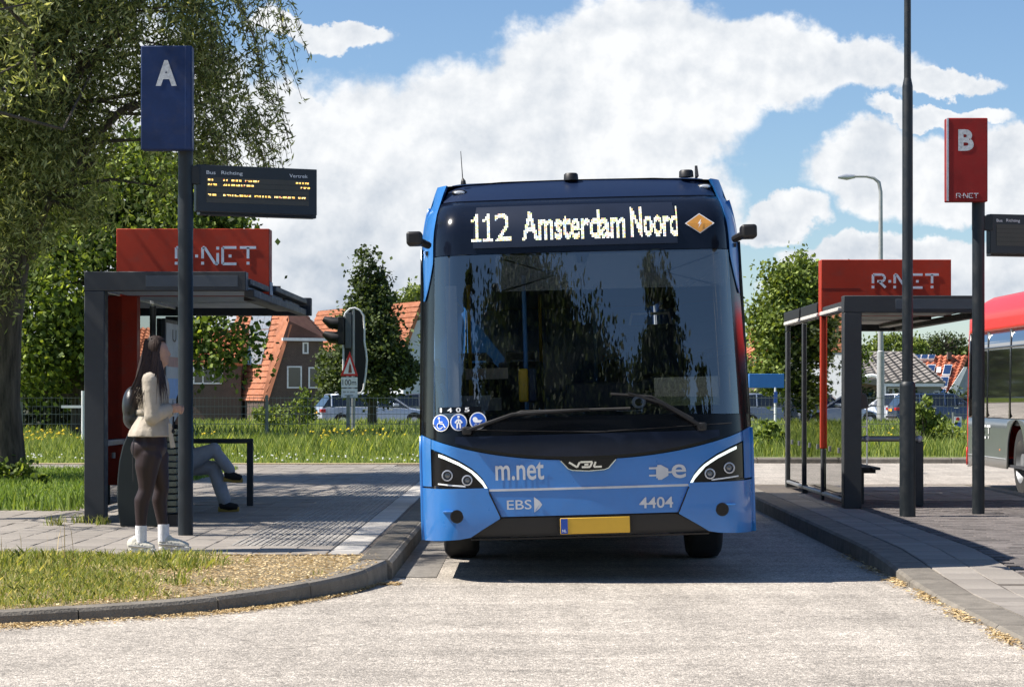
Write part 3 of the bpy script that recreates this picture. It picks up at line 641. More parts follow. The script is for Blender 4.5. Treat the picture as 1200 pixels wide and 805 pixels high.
# shrubs
def shrub(label, px, py, D, rx, rz, n, lm, ls=.06, name='shrub', per=60):
    c = P(px, py, D); root = empty(name, (c.x, D, .1), label, 'shrub', 'shrubs along the fence')
    cs, p = crown_pts([(0, 0, rz*.95, rx, rx*.9, rz*.95)], n, per, rx*.34, shell=.2)
    p[:, 2] = np.maximum(p[:, 2], .03)
    b = MB()
    for c_ in cs[:14]: limb(b, (random.uniform(-.05, .05), random.uniform(-.05, .05), 0), c_, .018, .006, .1, 4, 3)
    b.build('stem', M_bark, root); leafs('foliage', p, ls, lm, root, .6); return root
shrub('yellow-green shrub behind the fence under the brown gable', 318, 470, 66, .55, .62, 16, L_bright)
shrub('loose olive shrub behind the fence left of the traffic light', 347, 470, 68, .62, .75, 20, L_maple)
shrub('leafy green bush by the kerb under the blue canopy', 898, 495, 49, .42, .45, 16, L_maple)
shrub('upright light green sapling right of the tall black lamp post', 1080, 470, 52, .24, .85, 16, L_bright)
shrub('spreading green bush at the foot of the sapling', 1100, 495, 52, .5, .40, 16, L_bright)
shrub('low dark weeds at the foot of the big willow', 12, 550, 32.6, .4, .16, 10, L_maple, .05)
shrub('broad-leaved weed clump in the lawn right of the willow', 48, 545, 31, .16, .14, 5, L_maple, .06)
b = MB()
# dark hedge behind the left lawn, hedge and woods further off
def hedge(label, x0, x1, D, h, th, n, lm, ls, name='hedge'):
    root = empty(name, ((x0+x1)/2, D, 0), label, 'hedge')
    w = x1-x0; nn = n; cs = np.column_stack([rng.uniform(-w/2, w/2, nn), rng.uniform(-th/2, th/2, nn), rng.uniform(.1, h, nn)*rng.uniform(.8, 1.08, nn)])
    p = np.repeat(cs, 12, axis=0)+rng.normal(size=(nn*12, 3))*np.array([.25, .2, .2]); p[:, 2] = np.abs(p[:, 2])
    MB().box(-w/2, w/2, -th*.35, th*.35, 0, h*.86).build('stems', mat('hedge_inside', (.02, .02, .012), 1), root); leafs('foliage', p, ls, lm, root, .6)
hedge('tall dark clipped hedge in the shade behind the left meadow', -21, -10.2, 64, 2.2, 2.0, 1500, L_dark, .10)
hedge('low dark hedge in front of the far houses on the right', 8, 30, 112, 1.5, 1.2, 900, L_linden, .11)
hedge('far dense belt of trees closing the view behind the houses', -75, 75, 210, 6.0, 5, 2600, L_linden, .55, 'tree_belt')
# trees behind the camera, mirrored in the windscreen
def cam_tree(kind, label, x, y, h, w, n=90, per=110, lm=L_dark):
    if kind == 'cone': e = [(x+random.uniform(-.2, .2)*w, y, h*(1-.03-.055*i), w*(.30+.12*i), w*(.30+.12*i), h*.045) for i in range(7)]+[(x, y, h*.4, w, w, h*.2)]
    elif kind == 'col': e = [(x, y, h*.93, w*.6, w*.6, h*.07), (x, y, h*.85, w*.9, w*.9, h*.09), (x, y, h*.72, w, w, h*.14), (x, y, h*.5, w*1.1, w, h*.2)]
    else: e = [(x+w*a, y+random.uniform(-1, 1), h*b_, w*r, w*.45, h*rr) for a, b_, r, rr in ((-.55, .90, .36, .09), (-.2, .86, .40, .10), (.15, .80, .42, .09), (.5, .76, .36, .07), (.8, .72, .25, .06), (-.8, .78, .3, .12), (0, .66, .95, .14), (-.3, .5, .9, .12))]
    tree(kind_name[kind], label, (x, y, 0), e, [(x, y, 0), (x, y, h*.3), (x+.1, y, h*.6), (x, y, h*.9)], n, per, w*(.3 if kind == 'col' else .16), .17, lm, r0=.3, nlimb=40, shell=.3)
kind_name = {'cone': 'conical_tree', 'col': 'poplar_tree', 'round': 'round_tree'}
# ---------------- blue bus ----------------
M_blue = mat('bus_blue_paint', (.021, .165, .48), .30, var=.07, scale=1.6, coat=.5, dirt=.10, bump=.05, bscale=2.5)
M_navy = mat('bus_navy_roof', (.006, .015, .045), .4, var=.08, scale=2, spec=.3)
M_blk = mat('gloss_black', (.004, .0045, .006), .16, var=.1, scale=3, spec=.3)
M_mblk = mat('matt_black_plastic', (.006, .006, .007), .5, var=.15, scale=8)
M_rub = mat('tyre_rubber', (.02, .02, .02), .85, var=.2, scale=12)
M_grey = mat('grey_metal', (.30, .31, .32), .4, metal=.6)
M_silver = mat('silver_print', (.52, .54, .58), .35, metal=.4)
M_chrome = mat('chrome', (.75, .76, .78), .12, metal=1.0)
M_wht = mat('white_print', (.78, .79, .80), .5)
M_ind = mat('bus_interior_dark', (.028, .030, .036), .7, var=.2, scale=4)
M_seat = mat('seat_cloth', (.03, .045, .08), .9, var=.3, scale=30)
M_yel = mat('yellow_plastic', (.62, .40, .02), .45)
M_pole = mat('blue_grab_pole', (.05, .20, .42), .4)
G_wind = glass('windscreen_glass', (.70, .73, .78), .15, fres=1.25)
G_side = glass('bus_side_glass', (.36, .38, .40), .05, fres=1.0)
bus = empty('blue_bus', (.470, 16.67, 0), 'blue electric city bus facing the camera with 112 Amsterdam Noord on its display', 'bus')
bus.rotation_euler.y = -.0275; bus.scale.z = 1.010
def hw(z): return 1.275-.045*max(0, z-1)/1.4-.085*(max(0, z-2.55)/.45)**2
def Sf(x, z):
    ax = abs(x)/hw(z)*1.275
    y = .075*(ax/1.1)**2
    if ax > .98: y += .36*((ax-.98)/.295)**2.6
    if z < .55: y += .04*((.55-z)/.25)**2
    if z > 1.05: y += (z-1.05)*.115
    if z > 2.62: y += .55*((z-2.62)/.45)**2.3
    return y
def strokes(lst, fn, w, th=.004, b=None):
    b = b or MB()
    for (x0, z0), (x1, z1) in lst:
        d = Vector((x1-x0, z1-z0)); n = Vector((-d.y, d.x)).normalized()*w/2 if d.length else Vector((0, w/2))
        q = [(x0-n.x, z0-n.y), (x1-n.x, z1-n.y), (x1+n.x, z1+n.y), (x0+n.x, z0+n.y)]
        A = [Vector(fn(*p)) for p in q]; Bk = [a+Vector((0, th, 0)) for a in A]; b.add(A+Bk, [(0, 1, 2, 3), (0, 4, 5, 1), (1, 5, 6, 2), (2, 6, 7, 3), (3, 7, 4, 0)])
    return b
def patch(name, x0, x1, zb, zt, m, off=0.0, nx=40, nz=8, parent=None, th=.03, xs=None, smooth=True):
    fb = zb if callable(zb) else (lambda x: zb); ft = zt if callable(zt) else (lambda x: zt)
    xs = xs or [x0+(x1-x0)*i/nx for i in range(nx+1)]; nx = len(xs)-1; b = MB(); vs = []; bk = []
    for x in xs:
        for j in range(nz+1):
            z = fb(x)+(ft(x)-fb(x))*j/nz; xx = x
            xx = x*hw(z)/1.275
            vs.append((xx, Sf(xx, z)-off, z)); bk.append((xx*.995, Sf(xx, z)-off+th, z))
    fs = []; w = nz+1; n = len(vs)
    for i in range(nx):
        for j in range(nz): fs.append((i*w+j, (i+1)*w+j, (i+1)*w+j+1, i*w+j+1))
    for i in range(nx):
        fs.append((i*w, n+i*w, n+(i+1)*w, (i+1)*w)); fs.append((i*w+nz, (i+1)*w+nz, n+(i+1)*w+nz, n+i*w+nz))
    for j in range(nz):
        fs.append((j, j+1, n+j+1, n+j)); a = nx*w; fs.append((a+j, n+a+j, n+a+j+1, a+j+1))
    b.add(vs+bk, fs); return b.build(name, m, parent or bus, smooth=smooth)
def lerp(x, pts):
    if x <= pts[0][0]: return pts[0][1]
    for (a, b), (c, d) in zip(pts, pts[1:]):
        if x <= c: return b+(d-b)*(x-a)/(c-a)
    return pts[-1][1]
M_blk2 = M_blk
zf = lambda x: .920+.20*(abs(x)/1.25)**2.3
HLT = [(.755, .715), (.80, .790), (.86, .855), (.97, .925), (1.08, .975), (1.19, 1.015)]
HLB = [(.755, .700), (1.19, .742)]
cen = lambda x: .512 if abs(x) < .665 else (.512+(abs(x)-.665)/.09*.19 if abs(x) < .755 else lerp(abs(x), HLT)+.012)
xs = sorted([s*v for s in (-1, 1) for v in (0.001, .1, .2, .3, .4, .5, .6, .664, .67, .70, .73, .752, .76, .80, .84, .88, .93, .98, 1.03, 1.08, 1.13, 1.17, 1.19)])
patch('front_panel', 0, 0, cen, zf, M_blue, 0, xs=xs, nz=10)
for s in (-1, 1):
    a, b_ = sorted((s*1.193, s*1.275)); patch('front_panel', a, b_, .742, zf, M_blue, .002, nx=8, nz=8)
    # corner bumper
    bt = lambda x: .728 if abs(x) > .755 else .512+(abs(x)-.672)/.09*.19
    bb = lambda x: lerp(abs(x), [(.672, .500), (.80, .425), (.90, .362), (.95, .350), (1.275, .328)])
    xs2 = sorted([s*v for v in (.676, .70, .73, .752, .76, .82, .9, .98, 1.04, 1.1, 1.15, 1.19, 1.22, 1.25, 1.275)])
    patch('bumper_corner', 0, 0, bb, bt, M_blue, .018, xs=xs2, nz=8)
    # headlight: housing, lenses, light bar
    xs3 = sorted([s*v for v in (.762, .80, .84, .88, .93, .98, 1.03, 1.08, 1.13, 1.188)])
    hl = patch('headlight', 0, 0, lambda x: lerp(abs(x), HLB)+.006, lambda x: lerp(abs(x), HLT), M_blk, -.012, xs=xs3, nz=5)
    def bar(x): return lerp(abs(x), HLT)-.006
    xs4 = [x for x in xs3 if abs(x) < 1.17]
    patch('light_bar', 0, 0, lambda x: bar(x)-.020-.010*(abs(x) < .86), bar, mat('light_bar', (.9, .92, .9), .3, emis=(.9, 1, .92), estr=.55), .004, xs=xs4, nz=2, parent=hl, th=.012)
    xs5 = [s*v for v in (.93, 1.0, 1.06, 1.14)]; patch('light_bar', 0, 0, lambda x: lerp(abs(x), HLB)+.022, lambda x: lerp(abs(x), HLB)+.032, M_wht, .002, xs=sorted(xs5), nz=1, parent=hl, th=.01)
    for cx, cz, r in ((.915, .790, .040), (1.065, .828, .042)):
        y = Sf(cx, cz)-.004; rb = MB()
        rb.tube([(s*cx, y+.03, cz), (s*cx, y-.012, cz)], [r, r], 20, cap=False)
        b = MB(); ring = []
        for k in range(24):
            a = 2*math.pi*k/24; ring.append((math.cos(a), math.sin(a)))
        vs = [(s*cx+c*r, y-.012, cz+d*r) for c, d in ring]+[(s*cx+c*r*.80, y-.014, cz+d*r*.80) for c, d in ring]+[(s*cx+c*r*.72, y+.004, cz+d*r*.72) for c, d in ring]
        b.add(vs, [(k, (k+1) % 24, 24+(k+1) % 24, 24+k) for k in range(24)]+[(24+k, 24+(k+1) % 24, 48+(k+1) % 24, 48+k) for k in range(24)]); b.add(rb.v, rb.f)
        b.build('lens_ring', M_silver, hl, smooth=True)
        b = MB(); b.ell((s*cx, y+.016, cz), (r*.72, .014, r*.72), 16, 8); b.build('lens', mat('lens_glass', (.10, .11, .12), .03, coat=1, spec=1), hl, smooth=True)
    b = MB(); cx, cz = 1.0, .522; y = Sf(cx, cz)-.018
    b.tube([(s*cx, y+.05, cz), (s*cx, y-.006, cz)], .050, 24); b.build('fog_light', M_mblk, smooth=True, parent=bus)
    b = MB(); b.tube([(s*cx, y+.05, cz), (s*cx, y-.012, cz)], .040, 24); b.build('fog_light', M_blk, smooth=True, parent=bus)
    b = MB(); b.box(s*cx-.105, s*cx+.105, y-.004, y+.05, cz+.028, cz+.042); b.build('bumper_crease', M_blue, bus, bevel=.004)
# shut lines
for s in (-1, 1):
    cl = [(s*.752, .70), (s*.668, .508)]; hl_ = [(s*.757, .722), (s*.85, .726), (s*.95, .730), (s*1.05, .734), (s*1.12, .736), (s*1.19, .738)]
    strokes([(cl[0], cl[1])], lambda x, z: (x*hw(z)/1.275, Sf(x, z)-.020, z), .010).build('shut_line', M_blk, bus)
    pts_ = hl_; strokes(list(zip(pts_, pts_[1:])), lambda x, z: (x*hw(z)/1.275, Sf(x, z)-.008, z), .009).build('shut_line', M_blk, bus)
patch('trim_line', 0, 0, lambda x: .703, lambda x: .719, M_silver, .006, xs=[i*.05 for i in range(-15, 16)], nz=1, th=.01)
# lower grille
gr = patch('lower_grille', -.93, .93, lambda x: .352+.02*(abs(x) < .6), lambda x: lerp(abs(x), [(0, .500), (.66, .500), (.8, .42), (.93, .36)]), M_mblk, -.028, nx=40, nz=4)
patch('grille_lip', -.9, .9, lambda x: .338, lambda x: .350, M_blk, .0, nx=30, nz=1)
# number plate
pl = MB(); y0 = Sf(.03, .42)-.0; cx = .038
pl.box(cx-.262, cx+.262, y0-.022, y0+.02, .372, .492); plate = pl.build('number_plate', mat('plate_yellow', (.56, .33, .025), .5, var=.04), bus, bevel=.004)
pl = MB(); pl.box(cx-.258, cx-.206, y0-.0245, y0-.02, .376, .488); pl.build('country_strip', mat('plate_blue', (.01, .06, .35), .5), plate)
text('lettering', 'NL', cx-.247, cx-.217, .388, .408, lambda x, z: (x, y0-.0262, z), M_wht, plate, .02)
pl = MB(); pl.box(cx-.275, cx+.275, y0-.014, y0+.03, .360, .502); pl.build('plate_holder', M_blk, bus)
# black lower screen edge + windscreen + header
wsb = lambda x: 1.245-.02*(abs(x)/1.2)**2
patch('screen_border', -1.275, 1.275, lambda x: zf(x)+.006, wsb, M_blk, -.004, nx=60, nz=8)
patch('screen_panel', -1.0, 1.0, lambda x: zf(x)+.028, lambda x: 1.115, mat('dark_trim_panel', (.008, .012, .026), .25, spec=.3), .004, nx=40, nz=4, th=.008)
wst = 2.475
ws = patch('windscreen', -1.17, 1.17, lambda x: wsb(x)+.004, wst, G_wind, .002, nx=60, nz=20, th=.006)
for s in (-1, 1):
    a, b_ = sorted((s*1.172, s*1.275)); patch('corner_pillar', a, b_, wsb, 2.472, M_blk, .0, nx=10, nz=14)
    # blue corner wing: follows the corner, pointed at the bottom
    b = MB(); vs = []; bk = []; nz = 26; nk = 7
    for j in range(nz+1):
        t = j/nz; z = 2.15+t*(3.045-2.15); wd = .088*min(1, (t/.32)**.8)+.003
        if z > 2.8: wd = .088+.10*((z-2.8)/.25)**2*0
        for k_ in range(nk):
            k = max(0, k_-1)*(nk-1)/(nk-2); q = 1.275-(1-min(1, t/.32))*.02-wd*k/(nk-1); xx = q*hw(z)/1.275
            yy = Sf(xx, z)-.020-(.012 if 0 < k < nk-1 else 0)
            if z > 2.9: yy = Sf(xx, 2.9)-.03+(z-2.9)*.9
            if k_ == 0: yy = max(yy+.02, .60+.18*min(1, t/.35)); xx = hw(z)
            vs.append((s*xx, yy, z)); bk.append((s*xx*.99, yy+.06, z-.002))
    n = len(vs); fs = []
    for j in range(nz):
        for k in range(nk-1): a = j*nk+k; fs.append((a, a+1, a+nk+1, a+nk)); fs.append((n+a, n+a+nk, n+a+nk+1, n+a+1))
        a = j*nk; fs.append((a, a+nk, n+a+nk, n+a)); a = j*nk+nk-1; fs.append((a, n+a, n+a+nk, a+nk))
    for k in range(nk-1): a = nz*nk+k; fs.append((a, a+1, n+a+1, n+a)); fs.append((k, n+k, n+k+1, k+1))
    b.add(vs+bk, fs); b.build('corner_wing', M_blue, bus, smooth=True)
patch('destination_panel', -1.19, 1.19, wst+.006, 2.90, mat('destination_glass', (.006, .009, .018), .16, spec=.3), .0, nx=50, nz=8)
led = patch('display', -.86, .76, 2.525, 2.845, mat('display_back', (.012, .018, .035), .35), .012, nx=40, nz=3, th=.01)
patch('roof_front', -1.16, 1.16, 2.905, 3.075, M_navy, .004, nx=40, nz=12, th=.05)
# LED dot lettering
def raster(txt, x0, x1, z0, z1, pitch, bold):
    V, F = text_mesh(txt, bold); mn = V.min(0); mx = V.max(0)
    X = x0+(V[:, 0]-mn[0])/(mx[0]-mn[0])*(x1-x0); Z = z0+(V[:, 1]-mn[1])/(mx[1]-mn[1])*(z1-z0)
    gx = np.arange(x0+pitch/2, x1, pitch); gz = np.arange(z0+pitch/2, z1, pitch); GX, GZ = np.meshgrid(gx, gz); hit = np.zeros(GX.shape, bool)
    for f in F:
        for k in range(1, len(f)-1):
            a, b, c = f[0], f[k], f[k+1]
            d1 = (GX-X[b])*(Z[a]-Z[b])-(X[a]-X[b])*(GZ-Z[b]); d2 = (GX-X[c])*(Z[b]-Z[c])-(X[b]-X[c])*(GZ-Z[c]); d3 = (GX-X[a])*(Z[c]-Z[a])-(X[c]-X[a])*(GZ-Z[a])
            hit |= ~(((d1 < 0) | (d2 < 0) | (d3 < 0)) & ((d1 > 0) | (d2 > 0) | (d3 > 0)))
    return list(zip(GX[hit], GZ[hit]))
def ledmat(name, cols, st):
    m = bpy.data.materials.new(name); m.use_nodes = True; N = m.node_tree.nodes; L = m.node_tree.links; b = N['Principled BSDF']
    r = N.new('ShaderNodeNewGeometry').outputs['Random Per Island']; cr = N.new('ShaderNodeValToRGB'); cr.color_ramp.interpolation = 'CONSTANT'; L.new(r, cr.inputs[0])
    e = cr.color_ramp.elements
    while len(e) < len(cols): e.new(.5)
    for i, (p, c) in enumerate(cols): e[i].position = p; e[i].color = (*c, 1)
    L.new(cr.outputs[0], b.inputs['Emission Color']); b.inputs['Emission Strength'].default_value = st; b.inputs['Base Color'].default_value = (.05, .05, .05, 1); return m
M_led = ledmat('led_white', [(0, (1, 1, .92)), (.45, (.9, 1, .75)), (.6, (.6, .75, 1)), (.7, (1, .75, .35)), (.8, (.75, .95, .4)), (.88, (1, .95, .55)), (.95, (.95, .55, .5))], 1.0)
pts = []
for t, x0, x1, z0, z1, bo in (('2', -.655, -.535, 2.575, 2.79, .0), ('Amsterdam', -.450, .338, 2.573, 2.80, .026), ('Noord', .375, .735, 2.577, 2.81, .024)): pts += raster(t, x0, x1, z0, z1, .0112, bo)
for x0 in (-.833, -.745):
    for i in range(7):
        for j in range(20):
            if (j < 2) or (2 < i < 5) or (j in (16, 17) and i > 1 and i < 4) or (j in (14, 15) and i in (0, 1)) or (j in (15, 16) and i == 2): pts.append((x0+i*.0112, 2.58+j*.0108))
b = MB()
for x, z in pts:
    y = Sf(x, z)-.0145; d = .0044; b.add([(x-d, y, z-d), (x+d, y, z-d), (x+d, y, z+d), (x-d, y, z+d)], [(0, 1, 2, 3)])
b.build('led_lettering', M_led, led)
# orange diamond
def fr(x, z, off=.016): return (x, Sf(x, z)-off, z)
b = MB(); cx, cz = .905, 2.672
b.add([fr(cx-.115, cz, .012), fr(cx, cz-.078, .012), fr(cx+.115, cz, .012), fr(cx, cz+.078, .012), ], [(0, 1, 2, 3)]); dia = b.build('hazard_diamond', M_wht, bus)
b = MB(); b.add([fr(cx-.103, cz), fr(cx, cz-.070), fr(cx+.103, cz), fr(cx, cz+.070)], [(0, 1, 2, 3)]); b.build('face', mat('diamond_orange', (.62, .28, .05), .5), dia)
b = MB()
for tri in (((.012, .034), (-.016, -.006), (.002, .0)), ((-.012, -.036), (.016, .008), (-.002, .0))): b.add([fr(cx+a, cz+c, .019) for a, c in tri], [(0, 1, 2)])
b.build('lightning_mark', M_wht, dia)
# fascia lettering and marks
FT = lambda x, z: fr(x, z, .009)
text('lettering', 'm.net', -.700, -.335, .782, .918, FT, M_silver, bus, .014)
text('lettering', 'EBS', -.620, -.435, .565, .635, FT, M_silver, bus, .004)
b = MB(); b.add([FT(-.415, .540), FT(-.415, .655), FT(-.375, .625), FT(-.355, .597), FT(-.375, .570)], [(0, 4, 3, 2, 1)]); b.build('arrow_mark', M_silver, bus)
b = MB(); b.add([fr(-.408, .545, .012), fr(-.37, .602, .012), fr(-.404, .56, .012)], [(0, 1, 2)]); b.build('arrow_fold', M_blue, bus)
text('lettering', '4404', .375, .630, .548, .630, FT, M_silver, bus, .014)
text('lettering', 'e', .625, .735, .765, .868, FT, M_silver, bus, .012)
b = MB(); cz = .815
b.add([FT(.545, cz+.052), FT(.518, cz+.052), FT(.518, cz+.038), FT(.508, cz+.038), FT(.508, cz-.045), FT(.520, cz-.045), FT(.520, cz-.058), FT(.548, cz-.058), FT(.60, cz-.028), FT(.60, cz+.022)], [tuple(range(10))])
for dz in (.022, -.032): b.add([FT(.455, cz+dz), FT(.510, cz+dz), FT(.510, cz+dz+.014), FT(.455, cz+dz+.014)], [(0, 1, 2, 3)])
b.add([FT(.6, cz-.01), FT(.63, cz-.01), FT(.63, cz+.002), FT(.6, cz+.002)], [(0, 1, 2, 3)]); b.build('plug_mark', M_silver, bus)
# emblem
em = patch('emblem', 0, 0, lambda x: lerp(abs(x), [(0, .832), (.125, .838), (.155, .858), (.215, .925)]), lambda x: .928, M_blk, .010, xs=[i*.0215 for i in range(-10, 11)], nz=3, th=.012)
b = MB()
pp = [(-.207, .918), (-.152, .857), (-.12, .845), (0, .838), (.12, .845), (.152, .857), (.207, .918)]
b.tube([fr(x, z, .014) for x, z in pp], .0055, 6); b.build('rim', M_chrome, em, smooth=True)
E2 = lambda x, z: fr(x, z, .019)
strokes([((-.145, .905), (-.085, .867)), ((-.085, .867), (-.065, .905)), ((-.06, .905), (.03, .905)), ((.03, .905), (.012, .867)), ((.012, .867), (-.05, .867)), ((-.03, .886), (.0, .886)), ((.055, .905), (.04, .867)), ((.04, .867), (.10, .867))], E2, .014).build('lettering', M_chrome, em)
# window stickers
stk = []
for cx, cz, ic in ((-1.105, 1.222, 0), (-.968, 1.225, 1), (-.822, 1.232, 2)):
    def disc(r, off, m, nm, par):
        b = MB(); b.add([fr(cx+r*math.cos(2*math.pi*k/28), cz+r*math.sin(2*math.pi*k/28), off) for k in range(28)], [tuple(range(28))]); return b.build(nm, m, par)
    st = disc(.064, .012, M_wht, 'window_sticker', bus); disc(.056, .014, mat('sticker_blue', (.015, .10, .50), .4), 'face', st)
    K = lambda x, z: fr(cx+x, cz+z, .0165)
    if ic == 0:
        b = strokes([((-.012, .022), (-.008, -.006)), ((-.008, -.006), (.018, -.008)), ((.018, -.008), (.030, -.034)), ((-.008, .008), (.014, .006)), ((.03, -.034), (.038, -.032))], K, .0075)
        pts_ = [(-.008+.022*math.cos(a), -.022+.022*math.sin(a)) for a in [math.radians(100+k*22) for k in range(12)]]; strokes(list(zip(pts_, pts_[1:])), K, .005, b=b)
        b.add([K(-.014+.009*math.cos(k*.7), .036+.009*math.sin(k*.7)) for k in range(9)], [tuple(range(9))])
    elif ic == 1:
        b = strokes([((0, .024), (0, -.012)), ((-.010, -.005), (-.012, -.046)), ((.010, -.005), (.012, -.046)), ((-.008, .018), (-.027, -.006)), ((.008, .018), (.027, -.006))], K, .012)
        b.add([K(.010*math.cos(k*.7), .040+.010*math.sin(k*.7)) for k in range(9)], [tuple(range(9))])
    else:
        b = MB(); b.add([K(-.040, .012), K(-.034, -.006), K(-.02, -.014), K(.018, -.014), K(.036, .004), K(.0, .006), K(-.006, .022), K(-.018, .030), K(-.034, .026)], [tuple(range(9))])
        for wx in (-.016, .014):
            pts_ = [(wx+.008*math.cos(a), -.030+.008*math.sin(a)) for a in [k*.7 for k in range(10)]]; strokes(list(zip(pts_, pts_[1:])), K, .003, b=b)
    b.build('pictogram', M_wht, st)
cb = patch('number_card', -1.13, -.80, 1.292, 1.338, M_blk, .006, nx=6, nz=1, th=.004)
for i, ch in enumerate('1405'): text('lettering', ch, -1.118+i*.066+(0 if i else .008), -1.088+i*.066+(.006 if i else -.006), 1.300, 1.333, lambda x, z: fr(x, z, .012), M_wht, bus, .02)
# sun blind in screen
vis = MB(); vis.box(-.66, 1.08, .30, .306, 2.20, 2.47); vis.build('sun_blind', glass('blind_film', (.62, .65, .70), .10, rough=.3, fres=.6), bus)
for sx, e in ((-.62, 1), (1.05, -1)):
    b = MB(); b.tube([(sx, .29, 2.45), (sx+e*.42, .27, 2.315), (sx, .29, 2.20)], .008, 6); b.build('blind_arm', M_mblk, bus)
b = MB(); b.xz([(-.05, 2.475), (-.03, 2.40), (.03, 2.40), (.06, 2.475)], .2, .26); b.build('sensor_box', M_mblk, bus)
# wipers
def W3(px, py, o=.05):
    x = (px-692.5)/156; z = (683-py)/156-x*.0275+.0; x += .0275*z; return (x, Sf(min(max(x, -1.2), 1.2), z)-o, z)
def wiper(arm, blade):
    b = MB(); b.tube([W3(*p) for p in arm], [.016, .013, .008][:len(arm)], 6); o = b.build('wiper', M_mblk, bus, smooth=True)
    b = MB(); b.tube([W3(*p, .035) for p in blade], .010, 5); b.build('blade', M_rub, o)
    b = MB(); p = W3(*arm[0]); b.box(p[0]-.035, p[0]+.035, p[1]-.01, p[1]+.05, p[2]-.03, p[2]+.03); b.build('pivot', M_mblk, o, bevel=.01)
wiper([(546, 506), (600, 487), (690, 481)], [(566, 500), (610, 484), (738, 480)])
wiper([(822, 501), (775, 474), (735, 462)], [(812, 492), (763, 466), (715, 463)])
b = MB(); b.tube([W3(505, 500, .03), W3(545, 505, .03), W3(700, 507, .03), W3(858, 497, .03)], .004, 4); b.build('seal_line', M_mblk, bus)
# mirror cameras
for s, zz in ((-1, 2.60), (1, 2.585)):
    b = MB(); x = s*1.225; b.tube([(x-s*.06, .25, zz-.04), (x+s*.0, .16, zz-.015), (x+s*.01, .12, zz)], [.028, .03, .028], 8); o = b.build('mirror_camera', M_mblk, bus, smooth=True)
    b = MB(); b.box(min(x-s*.02, x+s*.095)-.003, max(x-s*.02, x+s*.095), .02, .22, zz-.048, zz+.055); b.build('housing', M_mblk, o, bevel=.022, seg=3)
# roof lamps and aerials
for x in (-.93, .985):
    z = 2.985; y = Sf(x, z)-.01; b = MB(); b.ell((x, y, z), (.062, .03, .026), 16, 8); o = b.build('marker_lamp', M_mblk, bus, smooth=True)
    b = MB(); b.ell((x, y-.018, z), (.045, .02, .016), 14, 8); b.build('lens', mat('lamp_lens', (.75, .78, .8), .15, metal=.5), o, smooth=True)
for x, yy, n in ((-.055, .75, 'roof_dome'), (.85, .75, 'roof_dome')):
    b = MB(); b.tube([(x, yy, 3.07), (x, yy, 3.115), (x, yy, 3.125)], [.058, .055, .045], 20); b.build(n, M_mblk, bus, smooth=True)
b = MB(); b.tube([(-.90, .72, 3.06), (-.90, .72, 3.085), (-.905, .72, 3.11), (-.915, .76, 3.32)], [.022, .018, .004, .0025], 8); b.build('aerial', M_mblk, bus)
b = MB(); b.yz([(.7, 3.07), (.86, 3.07), (.84, 3.16), (.82, 3.165)], .925, .945); b.build('fin_aerial', M_mblk, bus)
# ---- body behind the front ----
def sidestrip(name, y0, y1, z0, z1, m, zb=None, off=0.0, ny=60, nz=6, both=(-1, 1)):
    for s in both:
        b = MB(); vs = []; fs = []
        for i in range(ny+1):
            y = y0+(y1-y0)*i/ny; lo = zb(y) if zb else z0
            for j in range(nz+1): z = lo+(z1-lo)*j/nz; vs.append((s*(hw(z)+off), y, z))
        for i in range(ny):
            for j in range(nz): a = i*(nz+1)+j; fs.append((a, a+1, a+nz+2, a+nz+1))
        b.add(vs, fs); o = b.build(name, m, bus, smooth=True); so = o.modifiers.new('s', 'SOLIDIFY'); so.thickness = .03; so.offset = 0
def arch(y, lo=.33):
    for c in (2.72, 8.6):
        if abs(y-c) < .60: return max(lo, .50+math.sqrt(max(0, .36-(y-c)**2))*1.0-.02)
    return lo
sidestrip('side_panel', .44, 12.0, .33, 1.12, M_blue, zb=arch, ny=200)
sidestrip('side_window', .64, 11.9, 1.125, 2.55, G_side, ny=30)
sidestrip('side_post', .60, .74, 1.125, 2.55, M_blk, off=.004, ny=4)
for y in (1.9, 3.4, 5.0, 6.6, 8.2, 9.8, 11.5): sidestrip('side_post', y, y+.12, 1.125, 2.55, M_blk, off=.004, ny=1)
sidestrip('cantrail', .74, 12.0, 2.555, 2.88, M_blue, ny=4)
b = MB()
sec = [(1.166, 2.88), (1.12, 2.99), (1.03, 3.05), (.6, 3.075), (0, 3.08)]; sec = sec+[(-a, c) for a, c in reversed(sec[:-1])]
b.add([(a, .78, c) for a, c in sec]+[(a, 12.0, c) for a, c in sec], [(i, i+1, len(sec)+i+1, len(sec)+i) for i in range(len(sec)-1)])
b.build('roof', M_navy, bus, smooth=True)
b = MB(); b.box(-1.2, 1.2, .45, 12.0, 2.5, 2.53); b.build('ceiling', M_ind, bus)
b = MB(); b.box(-1.21, 1.21, 12.0, 12.05, .35, 3.05); b.build('rear_panel', M_blue, bus, bevel=.02)
b = MB(); b.box(-1.22, 1.22, .34, 11.98, .34, .40); b.box(-1.0, 1.0, .3, .36, .36, 1.2); b.build('floor', M_ind, bus)
b = MB(); b.box(-1.0, 1.0, 3.4, 3.6, .18, .36); b.box(-.9, .9, 5, 8, .2, .36); b.build('underframe', M_mblk, bus)
